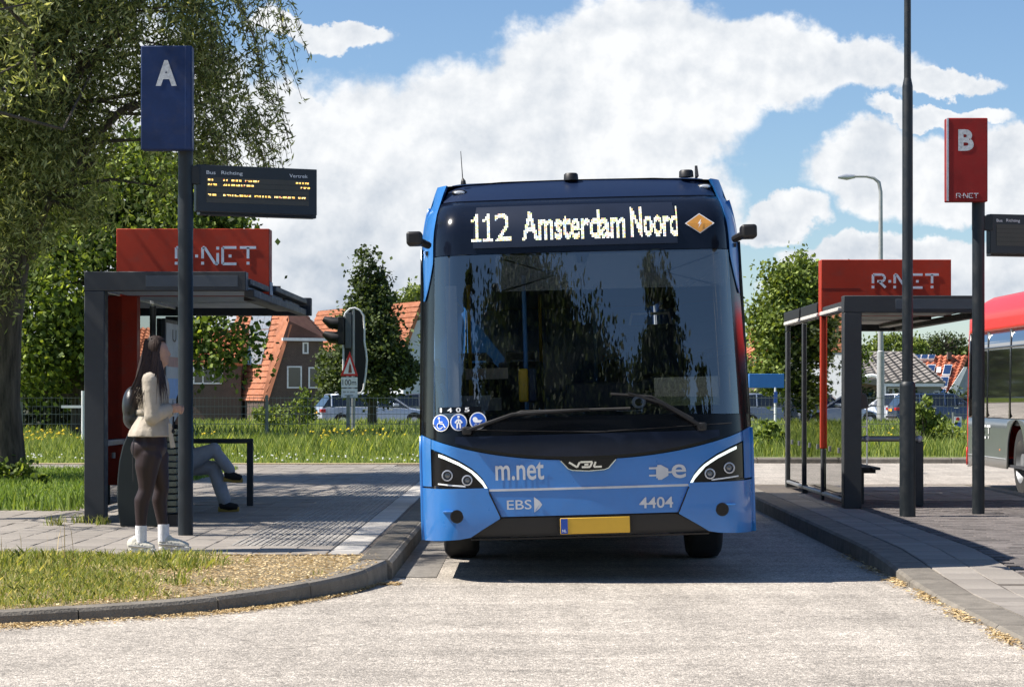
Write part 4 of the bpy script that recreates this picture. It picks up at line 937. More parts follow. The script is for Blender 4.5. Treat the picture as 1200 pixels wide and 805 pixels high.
for s in (-1, 1):
    for y, w in ((2.72, .295), (8.6, .56)):
        r = .478; dz = -s*.0275*1.1
        z = r+ (.03 if s < 0 else -.03)
        b = MB(); x1 = s*1.20; x0 = s*(1.20-w); n = 36; prof = [(x0, r*.62), (x0, r*.9), (x0+s*.03, r*.985), (x0+s*.06, r), (x1-s*.06, r), (x1-s*.03, r*.985), (x1, r*.9), (x1, r*.62)]
        vs = [(px_, y+rr*math.cos(2*math.pi*k/n), z+rr*math.sin(2*math.pi*k/n)) for px_, rr in prof for k in range(n)]
        b.add(vs, [(i*n+k, i*n+(k+1) % n, (i+1)*n+(k+1) % n, (i+1)*n+k) for i in range(len(prof)-1) for k in range(n)])
        whl = b.build('wheel', M_rub, bus, smooth=True)
        b = MB(); b.tube([(x0+s*.02, y, z), (x1-s*.03, y, z)], r*.62, 28); b.tube([(x1-s*.03, y, z), (x1+s*.01, y, z)], [.14, .12], 16); b.build('rim', M_grey, whl, smooth=True)
    b = MB(); b.box(min(s*.55, s*1.22), max(s*.55, s*1.22), 2.0, 3.45, .98, 1.02); b.box(min(s*.85, s*1.0), max(s*.85, s*1.0), 2.05, 2.12, .3, .9); b.build('wheel_housing', M_mblk, bus)
# interior
b = MB(); b.yz([(.32, 1.10), (.40, 1.265), (.72, 1.30), (1.0, 1.20), (1.0, .5), (.34, .5)], -1.1, 1.1); b.build('dashboard', M_ind, bus, bevel=.02)
b = MB(); b.xz([(-.18, 1.28), (-.12, 1.50), (.42, 1.50), (.50, 1.28)], .75, .95); b.build('instrument_hood', M_ind, bus, bevel=.03)
b = MB(); b.box(-.51, -.435, .70, .78, 1.36, 1.62); b.build('ticket_reader', M_yel, bus, bevel=.015)
b = MB(); b.box(-.435, -.37, .72, .80, 1.36, 1.62); b.build('ticket_reader', M_seat, bus, bevel=.015)
def pole(p, m=M_pole, r=.017): b = MB(); b.tube(p, r, 8); return b.build('grab_pole', m, bus, smooth=True)
pole([(-.45, .9, 1.2), (-.45, .9, 2.35)]); pole([(-1.12, .75, 1.3), (-1.13, .75, 1.45), (-1.17, .75, 1.55)]); pole([(-1.06, .75, 1.3), (-1.07, .75, 1.42), (-1.12, .75, 1.52)])
pole([(-.95, 3.2, .5), (-.95, 3.2, 2.4)], M_yel); pole([(.2, 4, .5), (.2, 4, 2.4)], M_pole); pole([(-.3, 5.5, .5), (-.3, 5.5, 2.4)], M_yel)
b = MB(); b.box(-1.06, -.975, .62, .70, 1.30, 2.27); b.build('door_edge', mat('door_edge_grey', (.42, .42, .40), .5), bus)
b = MB(); b.box(-.95, -.60, 1.6, 1.64, 1.55, 1.64); b.box(-.95, -.66, 1.6, 1.64, 1.28, 1.40); b.build('partition_rail', mat('beige_panel', (.45, .38, .30), .6), bus)
b = MB(); b.xz([(-.98, 1.30), (-.98, 1.42), (-.73, 1.42), (-.76, 1.30)], .74, .75); b.build('paper_card', mat('card_grey', (.30, .32, .33), .7), bus)
def seat(x, y, z=.95, w=.42, ds=1.0):
    b = MB(); b.box(x-w/2, x+w/2, y-.22, y+.22, z-.1, z, c=.03); o = b.build('seat', M_seat, bus, bevel=.02)
    b = MB(); b.yz([(y+.18, z), (y+.30, z+.72*ds), (y+.36, z+.72*ds), (y+.28, z)], x-w/2, x+w/2); b.build('backrest', M_seat, o, bevel=.04, seg=3)
    b = MB(); b.tube([(x-w*.4, y+.32, z+.6*ds), (x-w*.3, y+.34, z+.80*ds), (x+w*.3, y+.34, z+.80*ds), (x+w*.4, y+.32, z+.6*ds)], .014, 6); b.build('grip', M_grey, o, smooth=True)
seat(.62, 1.9, 1.15, .52, 1.15)
for y in (3.6, 4.6, 5.6, 6.8):
    for x in (-.95, -.5, .5, .95): seat(x, y, 1.0)
b = MB(); rw = []
for k in range(24): a = 2*math.pi*k/24; rw.append((.62+.22*math.cos(a), 1.12+.06*math.sin(a)*1.0-.12*math.sin(a), 1.42+.13*math.sin(a)))
b.tube(rw+[rw[0]], .015, 6, cap=False); b.tube([(.62, 1.12, 1.42), (.62, 1.0, 1.25)], .03, 8); b.tube([(.42, 1.12, 1.42), (.82, 1.12, 1.42)], .014, 6); b.build('steering_wheel', M_mblk, bus, smooth=True)
b = MB(); b.ell((.415, .48, 1.335), (.055, .03, .05), 18, 10); o = b.build('dash_fan', M_wht, bus, smooth=True)
b = MB(); b.ell((.415, .46, 1.335), (.032, .025, .03), 16, 8); b.build('hub', M_mblk, o, smooth=True)
b = MB(); b.box(.24, .44, .46, .47, 1.262, 1.274); b.build('paper_card', M_wht, bus)
b = MB(); b.box(.55, 1.08, .70, .72, 1.28, 1.52); b.build('driver_screen', glass('screen_film', (.6, .65, .7), .10, fres=1), bus)
# ---------------- red bus ----------------
M_red = mat('red_paint', (.60, .025, .02), .4, var=.06, scale=1.5, coat=.15, spec=.3)
M_rgrey = mat('bus_grey_green_paint', (.085, .10, .105), .35, var=.06, scale=1.5, coat=.4)
rb = empty('red_bus', (6.8, 34.7, 0), 'red and grey bus pulling past on the far right, cut by the photo edge', 'bus')
G_rs = mat('red_bus_glass', (.012, .013, .015), .04, spec=.9, coat=1.0, var=.2)
def rside(name, y0, y1, zb, zt, m, off=0, ny=40, nz=4, par=None, crv=True):
    """left side of the bus, y counts towards the camera (negative world y)"""
    b = MB(); vs = []; fs = []
    for i in range(ny+1):
        y = y0+(y1-y0)*i/ny; lo = zb(y) if callable(zb) else zb; hi = zt(y) if callable(zt) else zt
        for j in range(nz+1):
            z = lo+(hi-lo)*j/nz; x = .09*max(0, (.5-y)/.5)**2.2 if crv else 0
            x += .03*max(0, z-1.0)/1.5
            if z > 2.55: x += .35*((z-2.55)/.35)**2
            vs.append((x-off, -y, z))
    for i in range(ny):
        for j in range(nz): a = i*(nz+1)+j; fs.append((a, a+1, a+nz+2, a+nz+1))
    b.add(vs, fs); o = b.build(name, m, par or rb, smooth=True); so = o.modifiers.new('s', 'SOLIDIFY'); so.thickness = .025; so.offset = 0; return o
ra = lambda y: max(.30+.06*min(1, max(0, y-.3)), (.48+math.sqrt(max(0, .58**2-(y-3.75)**2))) if abs(y-3.75) < .58 else 0)
rside('side_panel', .22, 12, ra, 1.07, M_rgrey, ny=240, nz=5)
rside('side_window', .37, 12, 1.08, 2.34, G_rs, ny=30)
rside('window_frame', .37, .50, 1.08, 2.34, M_blk, off=.006, ny=4)
for y in (1.75, 3.3, 4.9, 6.6): rside('window_frame', y, y+.10, 1.08, 2.34, M_blk, off=.004, ny=1)
rside('window_frame', .3, 12, 2.08, 2.11, M_blk, off=.005, ny=20, nz=1)
rside('roof_edge', .12, 12, 2.345, 2.90, M_red, off=.002, ny=40, nz=10)
rside('end_pillar', .02, .36, .55, 2.40, M_red, off=.003, ny=8, nz=8)
rside('end_bumper', .0, .30, .33, .60, M_red, off=.02, ny=8, nz=3)
rside('trim_line', .4, 3.1, .49, .505, mat('trim_light', (.3, .32, .33), .5), off=.006, ny=4, nz=1)
b = MB(); b.box(.35, 2.5, -12, -.5, 2.86, 2.9); b.box(2.45, 2.5, -12, -.3, .35, 2.9); b.build('roof', M_red, rb, bevel=.02)
b = MB(); b.box(.30, 2.45, -.10, .0, .4, 2.85); b.build('end_wall', M_red, rb, bevel=.08, seg=3)
b = MB(); b.box(.5, 2.3, .0, .02, 1.2, 2.5); b.build('end_window', M_blk, rb)
b = MB(); b.box(.03, 2.45, -12, -.12, .38, .42); b.box(1.2, 1.24, -11.5, -.3, .42, 1.9); b.build('floor', M_ind, rb)
for y in (1.2, 2.2, 3.2, 4.2, 5.4):
    b = MB(); b.yz([(-y, 1.0), (-y-.1, 1.85), (-y-.2, 1.9), (-y-.16, 1.0)], .15, .55); b.build('seat', M_mblk, rb, bevel=.04)
for y, s in ((3.75, 0), (9.6, 0)):
    n = 36; r = .478; prof = [(.34, r*.6), (.34, r*.95), (.30, r), (.10, r), (.06, r*.95), (.05, r*.62)]
    b = MB(); b.add([(px_, -y+rr*math.cos(2*math.pi*k/n), r+rr*math.sin(2*math.pi*k/n)) for px_, rr in prof for k in range(n)], [(i*n+k, i*n+(k+1) % n, (i+1)*n+(k+1) % n, (i+1)*n+k) for i in range(len(prof)-1) for k in range(n)])
    w = b.build('wheel', M_rub, rb, smooth=True)
    b = MB(); b.add([(px_, -y+rr*math.cos(2*math.pi*k/n), r+rr*math.sin(2*math.pi*k/n)) for px_, rr in [(.05, .30), (.07, .29), (.16, .25), (.18, .12), (.08, .11), (.07, 0)] for k in range(n)], [(i*n+k, i*n+(k+1) % n, (i+1)*n+(k+1) % n, (i+1)*n+k) for i in range(5) for k in range(n)])
    b.build('rim', M_grey, w, smooth=True)
b = MB(); b.box(.03, 1.0, -4.4, -3.1, .98, 1.04); b.build('wheel_housing', M_mblk, rb)
b = MB(); b.ell((-.005, -2.7, .62), (.012, .04, .02), 10, 6); b.build('side_marker', mat('orange_lens', (.8, .2, .02), .3), rb)
# brand letters on the grey side, drawn with squared strokes
def rnet(fn, x0, w, z0, h, t, b=None, only='R.NET'):
    b = b or MB(); s = w/4.62; st = []; dots = []
    def S_(ox, lst): st.extend([((x0+(ox+a)*s, z0+c*h), (x0+(ox+d)*s, z0+e*h)) for a, c, d, e in lst])
    if 'R' in only: S_(.08, [(0, .33, 0, 1), (0, 1, .62, 1), (.62, 1, .80, .86), (.80, .86, .80, .62), (.80, .62, .64, .48), (.64, .48, .30, .48), (.42, .48, .86, 0)]); dots.append((.08, .04))
    if '.' in only: dots.append((1.24, .48))
    if 'N' in only: S_(1.58, [(0, .33, 0, 1), (0, 1, .12, 1), (.12, 1, .72, .0), (.72, .0, .86, 0), (.86, 0, .86, .66)]); dots += [(1.58, .04), (2.44, .96)]
    if 'E' in only: S_(2.72, [(.0, 0, .78, 0), (0, 0, 0, 1), (0, 1, .78, 1)]); dots.append((3.14, .48))
    if 'T' in only: S_(3.72, [(-.02, 1, .90, 1), (.44, 1, .44, .33)]); dots.append((4.16, .04))
    strokes([((a, c), (d, e)) for (a, c), (d, e) in st], fn, t, b=b)
    for dx, dz in dots: x = x0+dx*s; z = z0+dz*h; strokes([((x-t*.55, z), (x+t*.55, z))], fn, t*1.1, b=b)
    return b
rnet(lambda x, z: (-.022, -x, z), .75, 1.35, .78, .17, .035).build('lettering', M_wht, rb)

# ---------------- shelters ----------------
M_frame = mat('shelter_grey_coating', (.030, .034, .038), .5, var=.12, scale=4, dirt=.25, bump=.02, bscale=200)
M_sred = mat('shelter_red_enamel', (.40, .036, .014), .5, var=.10, scale=3, dirt=.3, spec=.25)
M_under = mat('roof_underside_panel', (.55, .55, .52), .6, var=.15, scale=3, dirt=.3)
M_lite = mat('letter_light', (.62, .68, .72), .5)
G_sh = glass('shelter_glass', (.55, .63, .56), .18, rough=.01, fres=1.2)
def shelter(name, X, Y, bays, zs, sign_top, label, poster=None, g0=.15, wd=1.60):
    """X = back wall, Y = near frame; bay = 1.87 m, open side towards +x"""
    root = empty(name, (X, Y, g0), label, 'bus shelter', 'bus shelters with red sign boxes'); B = 1.87
    top = (2.52*zs)-g0; bh = .19; L_ = bays*B
    def part(nm, m, *boxes, bev=.008, par=None):
        b = MB()
        for bx in boxes: b.box(*bx)
        return b.build(nm, m, par or root, bevel=bev)
    part('end_frame', M_frame, (0, .20, -.06, .14, 0, top-bh-.001)); 
    fr_ = part('end_beam', M_frame, (0, wd, -.06, .14, top-bh, top)); part('beam_cover', mat('beam_cover', (.055, .068, .085), .45, var=.1), (wd*.38, wd-.08, -.064, -.058, top-bh+.04, top-.04), par=fr_, bev=.002)
    part('rear_beam', M_frame, (.0, wd+.10, L_-.16, L_, top-bh-.05, top-.02)); part('end_frame', M_frame, (0, .18, L_-.14, L_, 0, top-bh-.06))
    for k in range(1, bays):
        if k != 1: part('post', M_frame, (0, .07, k*B-.05, k*B+.03, 0, top-bh))
    # red portal in the first bay line
    st = sign_top-g0
    part('red_column', M_sred, (-.01, .038 if X > 0 else .20, B-(.05 if X > 0 else .10), B+(.05 if X > 0 else .10), .62 if X > 0 else .30, top-.16)); part('red_foot', M_frame, (-.0, .035, B-.05, B+.05, 0, .617 if X > 0 else .297))
    sg = part('sign_box', M_sred, (-.015, wd+.02, B-.13, B+.13, top-.16, st), bev=.006)
    part('sign_edge', mat('sign_edge_grey', (.30, .33, .36), .5, metal=.3), (wd+.021, wd+.03, B-.12, B+.12, top-.15, top-.01), par=sg, bev=.002)
    if X > 0: part('sign_seam', M_mblk, (-.012, wd*.3, B-.1325, B-.1305, st-.35-.0, st-.345), par=sg, bev=0)
    rnet(lambda x, z: (x, B-.137, z), (.61 if X < 0 else .59), .80 if X > 0 else .87, top+.18 if X < 0 else top+.175, .155 if X > 0 else .175, .028).build('lettering', M_lite, sg)
    # roof
    part('roof', M_frame, (.0, wd+.02, .145, B-.135, top-.12, top-.06), (.0, wd+.06, B+.135, L_-.165, top-.10, top-.04))
    for k in range(bays):
        y0 = .16 if k == 0 else k*B+.15; y1 = (k+1)*B-.15 if k < bays-1 else L_-.17
        part('ceiling_panel', M_under, (.10, wd-.04, y0, y1, top-.16, top-.124) if k == 0 else (.10, wd-.04, y0, y1, top-.15, top-.104))
        part('roof_edge', mat('roof_edge_white', (.62, .60, .56), .5, dirt=.3), (-.04, .03, y0, y1, top-.165, top-.12))
        part('glass_panel', G_sh, (.028, .038, k*B+(.14 if k == 0 else .04), (k+1)*B-.06, .12, top-.17), bev=0)
        part('panel_clamp', M_grey, (.015, .05, k*B+.5, k*B+.56, .60, .66), (.015, .05, (k+1)*B-.6, (k+1)*B-.54, .60, .66), bev=0)
        if k: part('roof_fascia', M_mblk, (-.03, .05, k*B+.16 if k == 1 else k*B+.06, (k+1)*B-.1, top-.115, top+.01))
    part('kick_rail', M_grey, (.0, .06, .15, L_-.15, .06, .10))
    part('handrail', M_grey, (.05, .10, .15, B-.12, .74, .80))
    part('gutter_beam', M_frame, (wd-.05, wd+.05, .2, L_-.2, top-.24, top-.165))
    part('lamp_box', M_mblk, (wd-.3, wd-.15, 2.1*1, L_-.4, top-.20, top-.155))
    # foundation tuft line
    return root
shl = shelter('bus_shelter', -4.40, 22.0, 3, 1.045, 3.19, 'left bus shelter behind the woman, its red sign crossed by the blue A pole', wd=1.60)
shr = shelter('bus_shelter', 3.51, 24.8, 3, 1.0, 3.03, 'right bus shelter with long glass wall beside the empty platform', wd=1.52)
tt = empty('poster_case', (-4.33, 26.9, .15), 'pale timetable poster with a blue field on the back wall of the left shelter', 'poster')
b = MB(); b.box(-.03, .02, -.62, .62, .75, 2.17); b.build('frame', M_frame, tt, bevel=.01)
b = MB(); b.box(.02, .026, -.57, .57, .82, 2.12); b.build('sheet', mat('poster_print', (.42, .47, .50), .5, var=.2, scale=3), tt)
b = MB(); b.box(.027, .030, -.5, .5, 1.22, 1.46); b.build('blue_field', mat('poster_blue', (.10, .36, .75), .5), tt)
b = MB(); b.box(.027, .030, -.5, .5, 1.60, 1.72); b.build('red_field', mat('poster_red', (.5, .25, .2), .6), tt)
text('lettering', 'U', -.15, .15, 1.9, 2.05, lambda x, z: (.031, -x, z), M_frame, tt)
# bench inside the left shelter with its end hoop
bn = empty('bench', (-4.3, 24.0, .15), 'dark metal bench with square end hoop in the left shelter', 'bench')
for k in range(4): b = MB(); b.box(.12+k*.115, .12+k*.115+.095, -.9, 1.2, .41, .435); b.build('slat', M_frame, bn, bevel=.005)
for y in (-.7, 1.0): b = MB(); b.box(.16, .5, y-.03, y+.03, .33, .405); b.box(.30, .36, y-.03, y+.03, 0, .33); b.build('leg', M_frame, bn, bevel=.004)
b = MB(); b.box(.05, 1.15, 1.30, 1.36, .71, .765); b.box(1.08, 1.15, 1.30, 1.36, 0, .71); b.box(.05, .11, 1.30, 1.36, 0, .71); b.build('end_hoop', M_frame, bn, bevel=.006)
# leaning rail + seat in the right shelter
lr = empty('leaning_rail', (3.75, 25.2, .15), 'grey horizontal leaning rail ending on a short post in the right shelter', 'rail')
D2 = 25.2; zr = CH-(514-462)*D2/FPX-.15; xa = P(1008, 0, D2).x-3.75; xb = P(1077, 0, D2).x-3.75
b = MB(); b.tube([(xa, 0, zr), (xb, 0, zr)], .032, 12); b.build('bar', M_grey, lr, smooth=True)
b = MB(); b.box(xb-.05, xb+.05, -.05+.04, .05+.04, 0, zr-.03); b.build('post', M_frame, lr, bevel=.01)
for x in (P(1015, 0, D2).x-3.75, xb+.0): b = MB(); b.ell((x, -.01, zr), .04, 10, 8); b.build('end_cap', M_silver, lr, smooth=True)
bn2 = empty('bench', (3.6, 26.5, .15), 'dark seat on a bracket inside the right shelter', 'bench')
for k in range(3): b = MB(); b.box(.10+k*.12, .10+k*.12+.10, -1.0, 1.0, .40, .43); b.build('slat', M_frame, bn2, bevel=.005)
b = MB(); b.yz([(-.9, .40), (.9, .40), (.9, .36), (-.9, .36)], .12, .4); b.box(.2, .28, -.8, -.72, 0, .36); b.box(.2, .28, .72, .8, 0, .36); b.build('bracket', M_frame, bn2)

# ---------------- bus stop poles ----------------
M_pole2 = mat('pole_dark_blue_grey', (.011, .016, .020), .42, var=.2, scale=3, dirt=.12)
M_bpan = mat('sign_blue_enamel', (.008, .026, .095), .45, var=.25, scale=4, dirt=.2, spec=.3)
M_rpan = mat('sign_red_enamel', (.26, .012, .010), .45, var=.2, scale=4, dirt=.15, spec=.3)
M_amber = ledmat('led_amber', [(0, (1, .62, .12)), (.5, (1, .78, .35)), (.8, (1, .45, .08)), (.94, (1, .2, .1))], 1.7)
M_disp = mat('display_screen', (.060, .052, .040), .35, var=.08)
M_case = mat('display_case', (.018, .022, .028), .4, var=.1)
def display(parent, x0, x1, z0, z1, yaw, lit):
    """flat display box hinged at x0; local x along the face"""
    ca, sa = math.cos(yaw), math.sin(yaw); L_ = (x1-x0)/ca; h = z1-z0
    fn = lambda a, c, d=0.0: (x0+a*ca+d*sa, a*sa-d*ca-.02, c)
    def bx(nm, m, a0, a1, c0, c1, d0, d1, par, bev=0):
        b = MB(); b.v = []; vs = [fn(a, c, d) for d in (d1, d0) for a, c in ((a0, c0), (a1, c0), (a1, c1), (a0, c1))]; b.add(vs, [(0, 1, 2, 3), (7, 6, 5, 4), (0, 4, 5, 1), (1, 5, 6, 2), (2, 6, 7, 3), (3, 7, 4, 0)]); return b.build(nm, m, par, bevel=bev)
    cs = bx('display_case', M_case, 0, L_, z0, z1, -.10, 0, parent, .006)
    bx('rear_case', M_case, .06, L_+.03, z0-.02, z1-.04, -.22, -.105, cs, .006)
    sc = bx('screen', M_disp, L_*.078, L_*.93, z0+h*.20, z0+h*.74, 0, .004, cs)
    for k in range(1, 5): bx('screen_row', M_mblk, L_*.08, L_*.928, z0+h*(.20+.108*k)-.003, z0+h*(.20+.108*k), .004, .0055, sc)
    g = lambda a, c: fn(a, c, .008)
    g2 = lambda a, c: fn(a, c, .004)
    text('lettering', 'Bus', L_*.078, L_*.152, z0+h*.80, z0+h*.875, g2, M_wht, cs, .006); text('lettering', 'Richting', L_*.20, L_*.375, z0+h*.785, z0+h*.88, g2, M_wht, cs, .006); text('lettering', 'Vertrek', L_*.765, L_*.92, z0+h*.80, z0+h*.875, g2, M_wht, cs, .006)
    if lit:
        b = MB()
        def run(a0, a1, row):
            x = a0
            while x < a1:
                w = random.choice((2, 3, 4, 5))*.0065
                for q in range(2):
                    for kk in range(max(1, int(w/.0065))):
                        if random.random() < .9:
                            xx = L_*x+kk*.0075; zz = z0+h*row+q*.0085; b.add([g(xx, zz), g(xx+.0055, zz), g(xx+.0055, zz+.0062), g(xx, zz+.0062)], [(0, 1, 2, 3)])
                x += w/L_+.012+(random.random() < .15)*.02
        run(.09, .16, .665); run(.215, .52, .665); run(.82, .92, .665); run(.09, .16, .565); run(.215, .47, .565); run(.86, .92, .565); run(.09, .16, .345); run(.215, .88, .345)
        b.build('led_lettering', M_amber, sc)
    return cs
def stop_pole(name, px, D, r, label, panel, pm, letter, lrect, disp, yaw, lit, ptop, edge):
    c = P(px, 462, D); root = empty(name, (c.x, D, .15), label, 'bus stop sign', 'bus stop poles with letter signs')
    k = D/FPX; X = lambda p: (p-px)*k; Z = lambda p: CH-.15+(462-p)*k
    b = MB(); b.tube([(0, 0, 0), (0, 0, Z(ptop))], r, 20); b.build('pole', M_pole2, root, smooth=True)
    b = MB(); b.tube([(0, 0, Z(270)), (0, 0, Z(232))], r*1.04, 20); b.build('sleeve', M_pole2, root, smooth=True)
    x0, y0, x1, y1 = panel; b = MB(); b.box(X(x0), X(x1), -.16, -.02, Z(y1), Z(y0)); pn = b.build('letter_panel', pm, root, bevel=.012, seg=3)
    b = MB(); e0, e1 = edge; b.box(X(e0), X(e1), -.165, -.155, Z(y1)+.004, Z(y0)-.004); b.build('edge_strip', pm if letter == 'A' else M_silver, pn, bevel=.004)
    lx0, ly0, lx1, ly1 = lrect; text('lettering', letter, X(lx0), X(lx1), Z(ly1), Z(ly0), lambda x, z: (x, -.163, z), mat('aged_white_print', (.55, .57, .58), .6, var=.3, scale=30), pn, .045)
    if letter == 'B': rnet(lambda x, z: (x, -.164, z), X(1117), .235, Z(233.5), .045, .007).build('lettering', M_lite, pn)
    dx0, dy0, dx1, dy1 = disp; display(root, X(dx0), X(dx1), Z(dy1), Z(dy0), yaw, lit)
    b = MB(); b.box(min(0, X(dx0)), X(dx0)+.03, -.03, .05, Z(dy0+ (dy1-dy0)*.42), Z(dy0+2)); b.build('bracket', M_pole2, root, bevel=.006); return root
stop_pole('bus_stop_sign', 217.5, 20.0, .068, 'tall dark pole with blue A panel and lit departure display beside the woman', (168.5, 57, 228, 178), M_bpan, 'A', (186, 74, 210.5, 104), (231, 193, 366, 248), .42, True, 170, (220, 227))
stop_pole('bus_stop_sign', 1146.5, 23.6, .066, 'tall dark pole with red B panel at the right edge', (1106, 140.5, 1154, 238), M_rpan, 'B', (1119.5, 154, 1137.5, 179), (1160, 251, 1258, 297), .25, False, 232, (1106, 1108.5))
# black lamp post
c = P(1063.5, 605, 23.1); lp = empty('lamp_post', (c.x, 23.1, .15), 'tall black stepped lamp post between the right shelter and the B pole', 'lamp post')
k = 23.1/FPX; Z = lambda p: CH-.15+(462-p)*k
b = MB(); b.tube([(0, 0, 0), (0, 0, Z(453)), (0, 0, Z(449)), (0, 0, Z(447))], [.083, .083, .078, .06], 24); b.build('base_section', M_pole2, lp, smooth=True)
b = MB(); b.tube([(0, 0, Z(449)), (0, 0, Z(102)), (0, 0, Z(100)), (0, 0, Z(92))], [.057, .055, .052, .038], 20); b.build('pole', M_pole2, lp, smooth=True)
b = MB(); b.tube([(0, 0, Z(96)), (0, 0, 8.2)], [.037, .032], 16); b.build('pole', M_pole2, lp, smooth=True)
b = MB(); b.tube([(0, 0, 8.2), (-.2, 0, 8.3), (-.7, 0, 8.32)], [.03, .05, .06], 10, sc=(1, .5)); b.build('lamp_head', M_pole2, lp, smooth=True)
# far street lamp
c = P(1032, 500, 85); sl = empty('street_lamp', (c.x, 85, 0), 'tall grey street lamp with short curved arm far behind the right shelter', 'street lamp')
k = 85/FPX; z = lambda p: CH+(462-p)*k; xx = lambda p: (p-1032)*k
b = MB(); b.tube([(0, 0, 0), (0, 0, z(412)), (0, 0, z(411)), (0, 0, z(225)), (xx(1030), 0, z(214)), (xx(1024), 0, z(209)), (xx(1015), 0, z(207)), (xx(1000), 0, z(207))], [.15, .145, .11, .075, .07, .06, .05, .05], 12); b.build('pole', mat('galvanised', (.42, .43, .43), .5, metal=.3, dirt=.15), sl, smooth=True)
b = MB(); b.tube([(xx(1002), 0, z(207)), (xx(992), 0, z(207.5)), (xx(982), 0, z(208))], [.07, .13, .05], 10, sc=(1, .6)); b.build('lamp_head', M_silver, sl, smooth=True)
# ---------------- people ----------------
M_skin = mat('skin', (.46, .27, .19), .55, var=.05, scale=20)
M_hair = mat('dark_brown_hair', (.026, .015, .011), .68, bump=.6, bscale=40, spec=.25, var=.5, scale=30, stretch=(1, 1, .08))
M_jack = mat('cream_jacket_cloth', (.44, .385, .31), .85, var=.10, scale=9, bump=.7, bscale=11)
M_legg = mat('brown_leggings', (.022, .009, .009), .55, var=.12, scale=14)
M_sock = mat('white_sock', (.75, .75, .76), .85, var=.08, scale=40, bump=.3, bscale=80)
M_shoe = mat('cream_trainer', (.60, .57, .48), .7, var=.15, scale=25, bump=.2, bscale=50)
M_blkc = mat('black_cloth', (.012, .013, .015), .8, var=.3, scale=15)
def chain(b, pts, rs, n=12, sc=(1, 1)):
    b.tube(pts, rs, n, sc=sc)
    for p, r in zip(pts, rs): b.ell(p, r*.98, 10, 6)
k = 18.0/FPX
wo = empty('person', (P(185, 0, 18.0).x, 18.0, .15), 'woman in cream jacket and brown leggings standing beside the dark pole of the A sign', 'person')
def wz(py): return (641.5-py)*k
def wx(px): return (px-185)*k
bd = MB()
# legs
Lh = [(wx(177), -.07, wz(528)), (wx(173), -.08, wz(570)), (wx(167.5), -.085, wz(610)), (wx(167.5), -.085, wz(633))]
Rh = [(wx(181), .08, wz(528)), (wx(187), .10, wz(570)), (wx(188), .11, wz(610)), (wx(190), .11, wz(633))]
def leg(b, H, g=0.0):
    a, kn, an, ft = [Vector(p) for p in H]
    pts = [a, a.lerp(kn, .35)+Vector((-.012, 0, 0)), a.lerp(kn, .75), kn, kn.lerp(an, .3)+Vector((-.022, 0, 0)), kn.lerp(an, .65)+Vector((-.012, 0, 0)), an, ft]
    b.tube(pts, [.092+g, .084+g, .062+g, .050+g, .052+g, .042+g, .034+g, .034+g], 14, sc=(1.08, 1.0)); [b.ell(p, r, 12, 8) for p, r in zip(pts, [.092+g, .084+g, .062+g, .050+g, .052+g, .042+g, .034+g, .034+g])]
leg(bd, Lh); leg(bd, Rh)
bd.ell((wx(177), 0, wz(520)), (.125, .165, .11)); bd.ell((wx(169), -.06, wz(521)), (.095, .09, .10)); bd.ell((wx(169), .07, wz(521)), (.095, .09, .10))
bd.tube([(wx(178), 0, wz(515)), (wx(177), 0, wz(486)), (wx(179), 0, wz(460)), (wx(181), 0, wz(442)), (wx(184), 0, wz(434))], [.12, .10, .12, .11, .06], 14, sc=(.95, 1.25))
bd.tube([(wx(183), 0, wz(440)), (wx(186), 0, wz(420))], [.055, .05], 12); bd.ell((wx(185), 0, wz(409)), (.088, .075, .105), 18, 12); bd.ell((wx(189), 0, wz(417)), (.065, .058, .07), 14, 10)
bd.ell((wx(197.5), 0, wz(411.5)), (.022, .012, .018), 8, 6); bd.ell((wx(194), 0, wz(421)), (.03, .03, .024), 8, 6); bd.ell((wx(196.4), 0, wz(416)), (.014, .022, .007), 8, 6); bd.ell((wx(196.4), 0, wz(418)), (.013, .02, .007), 8, 6)
bd.tube([(wx(196.3), 0, wz(406)), (wx(198.6), 0, wz(411.5))], [.008, .013], 8); bd.ell((wx(183), -.077, wz(411)), (.018, .01, .028), 8, 6); bd.ell((wx(183), .077, wz(411)), (.018, .01, .028), 8, 6)
for s in (-1, 1): bd.ell((wx(194.4), s*.028, wz(406)), (.012, .024, .006), 8, 6)
# arms and hands
def arm(s, b, g=0.0, hand=True):
    sh = Vector((wx(180), s*.155, wz(443))); el = Vector((wx(183), s*.20, wz(484))); wr = Vector((wx(199), s*.09-.03, wz(476)))
    b.tube([sh, sh.lerp(el, .5), el, el.lerp(wr, .5), wr], [.052+g, .046+g, .040+g, .034+g, .024+g], 12)
    for p, r in zip((sh, el, wr), (.054, .040, .024)): b.ell(p, r+g, 10, 8)
    if hand:
        pm = wr+Vector((.045, -s*.012, .008)); b.ell(pm, (.042, .02, .036), 12, 8)
        for j in range(4):
            bs = pm+Vector((.028, -s*.004, .024-.017*j)); L_ = (.030, .034, .031, .024)[j]
            b.tube([bs, bs+Vector((L_, -s*.010, -.002)), bs+Vector((L_*1.1, -s*.030, -.010)), bs+Vector((L_*.6, -s*.042, -.014))], [.0085, .008, .0075, .0065], 8)
        tb = pm+Vector((-.005, -s*.015, .026)); b.tube([tb, tb+Vector((.022, -s*.016, .012)), tb+Vector((.042, -s*.022, .006))], [.011, .0095, .0075], 8)
arm(-1, bd); arm(1, bd)
blob('body', bd, M_skin, wo, .0075, 3)
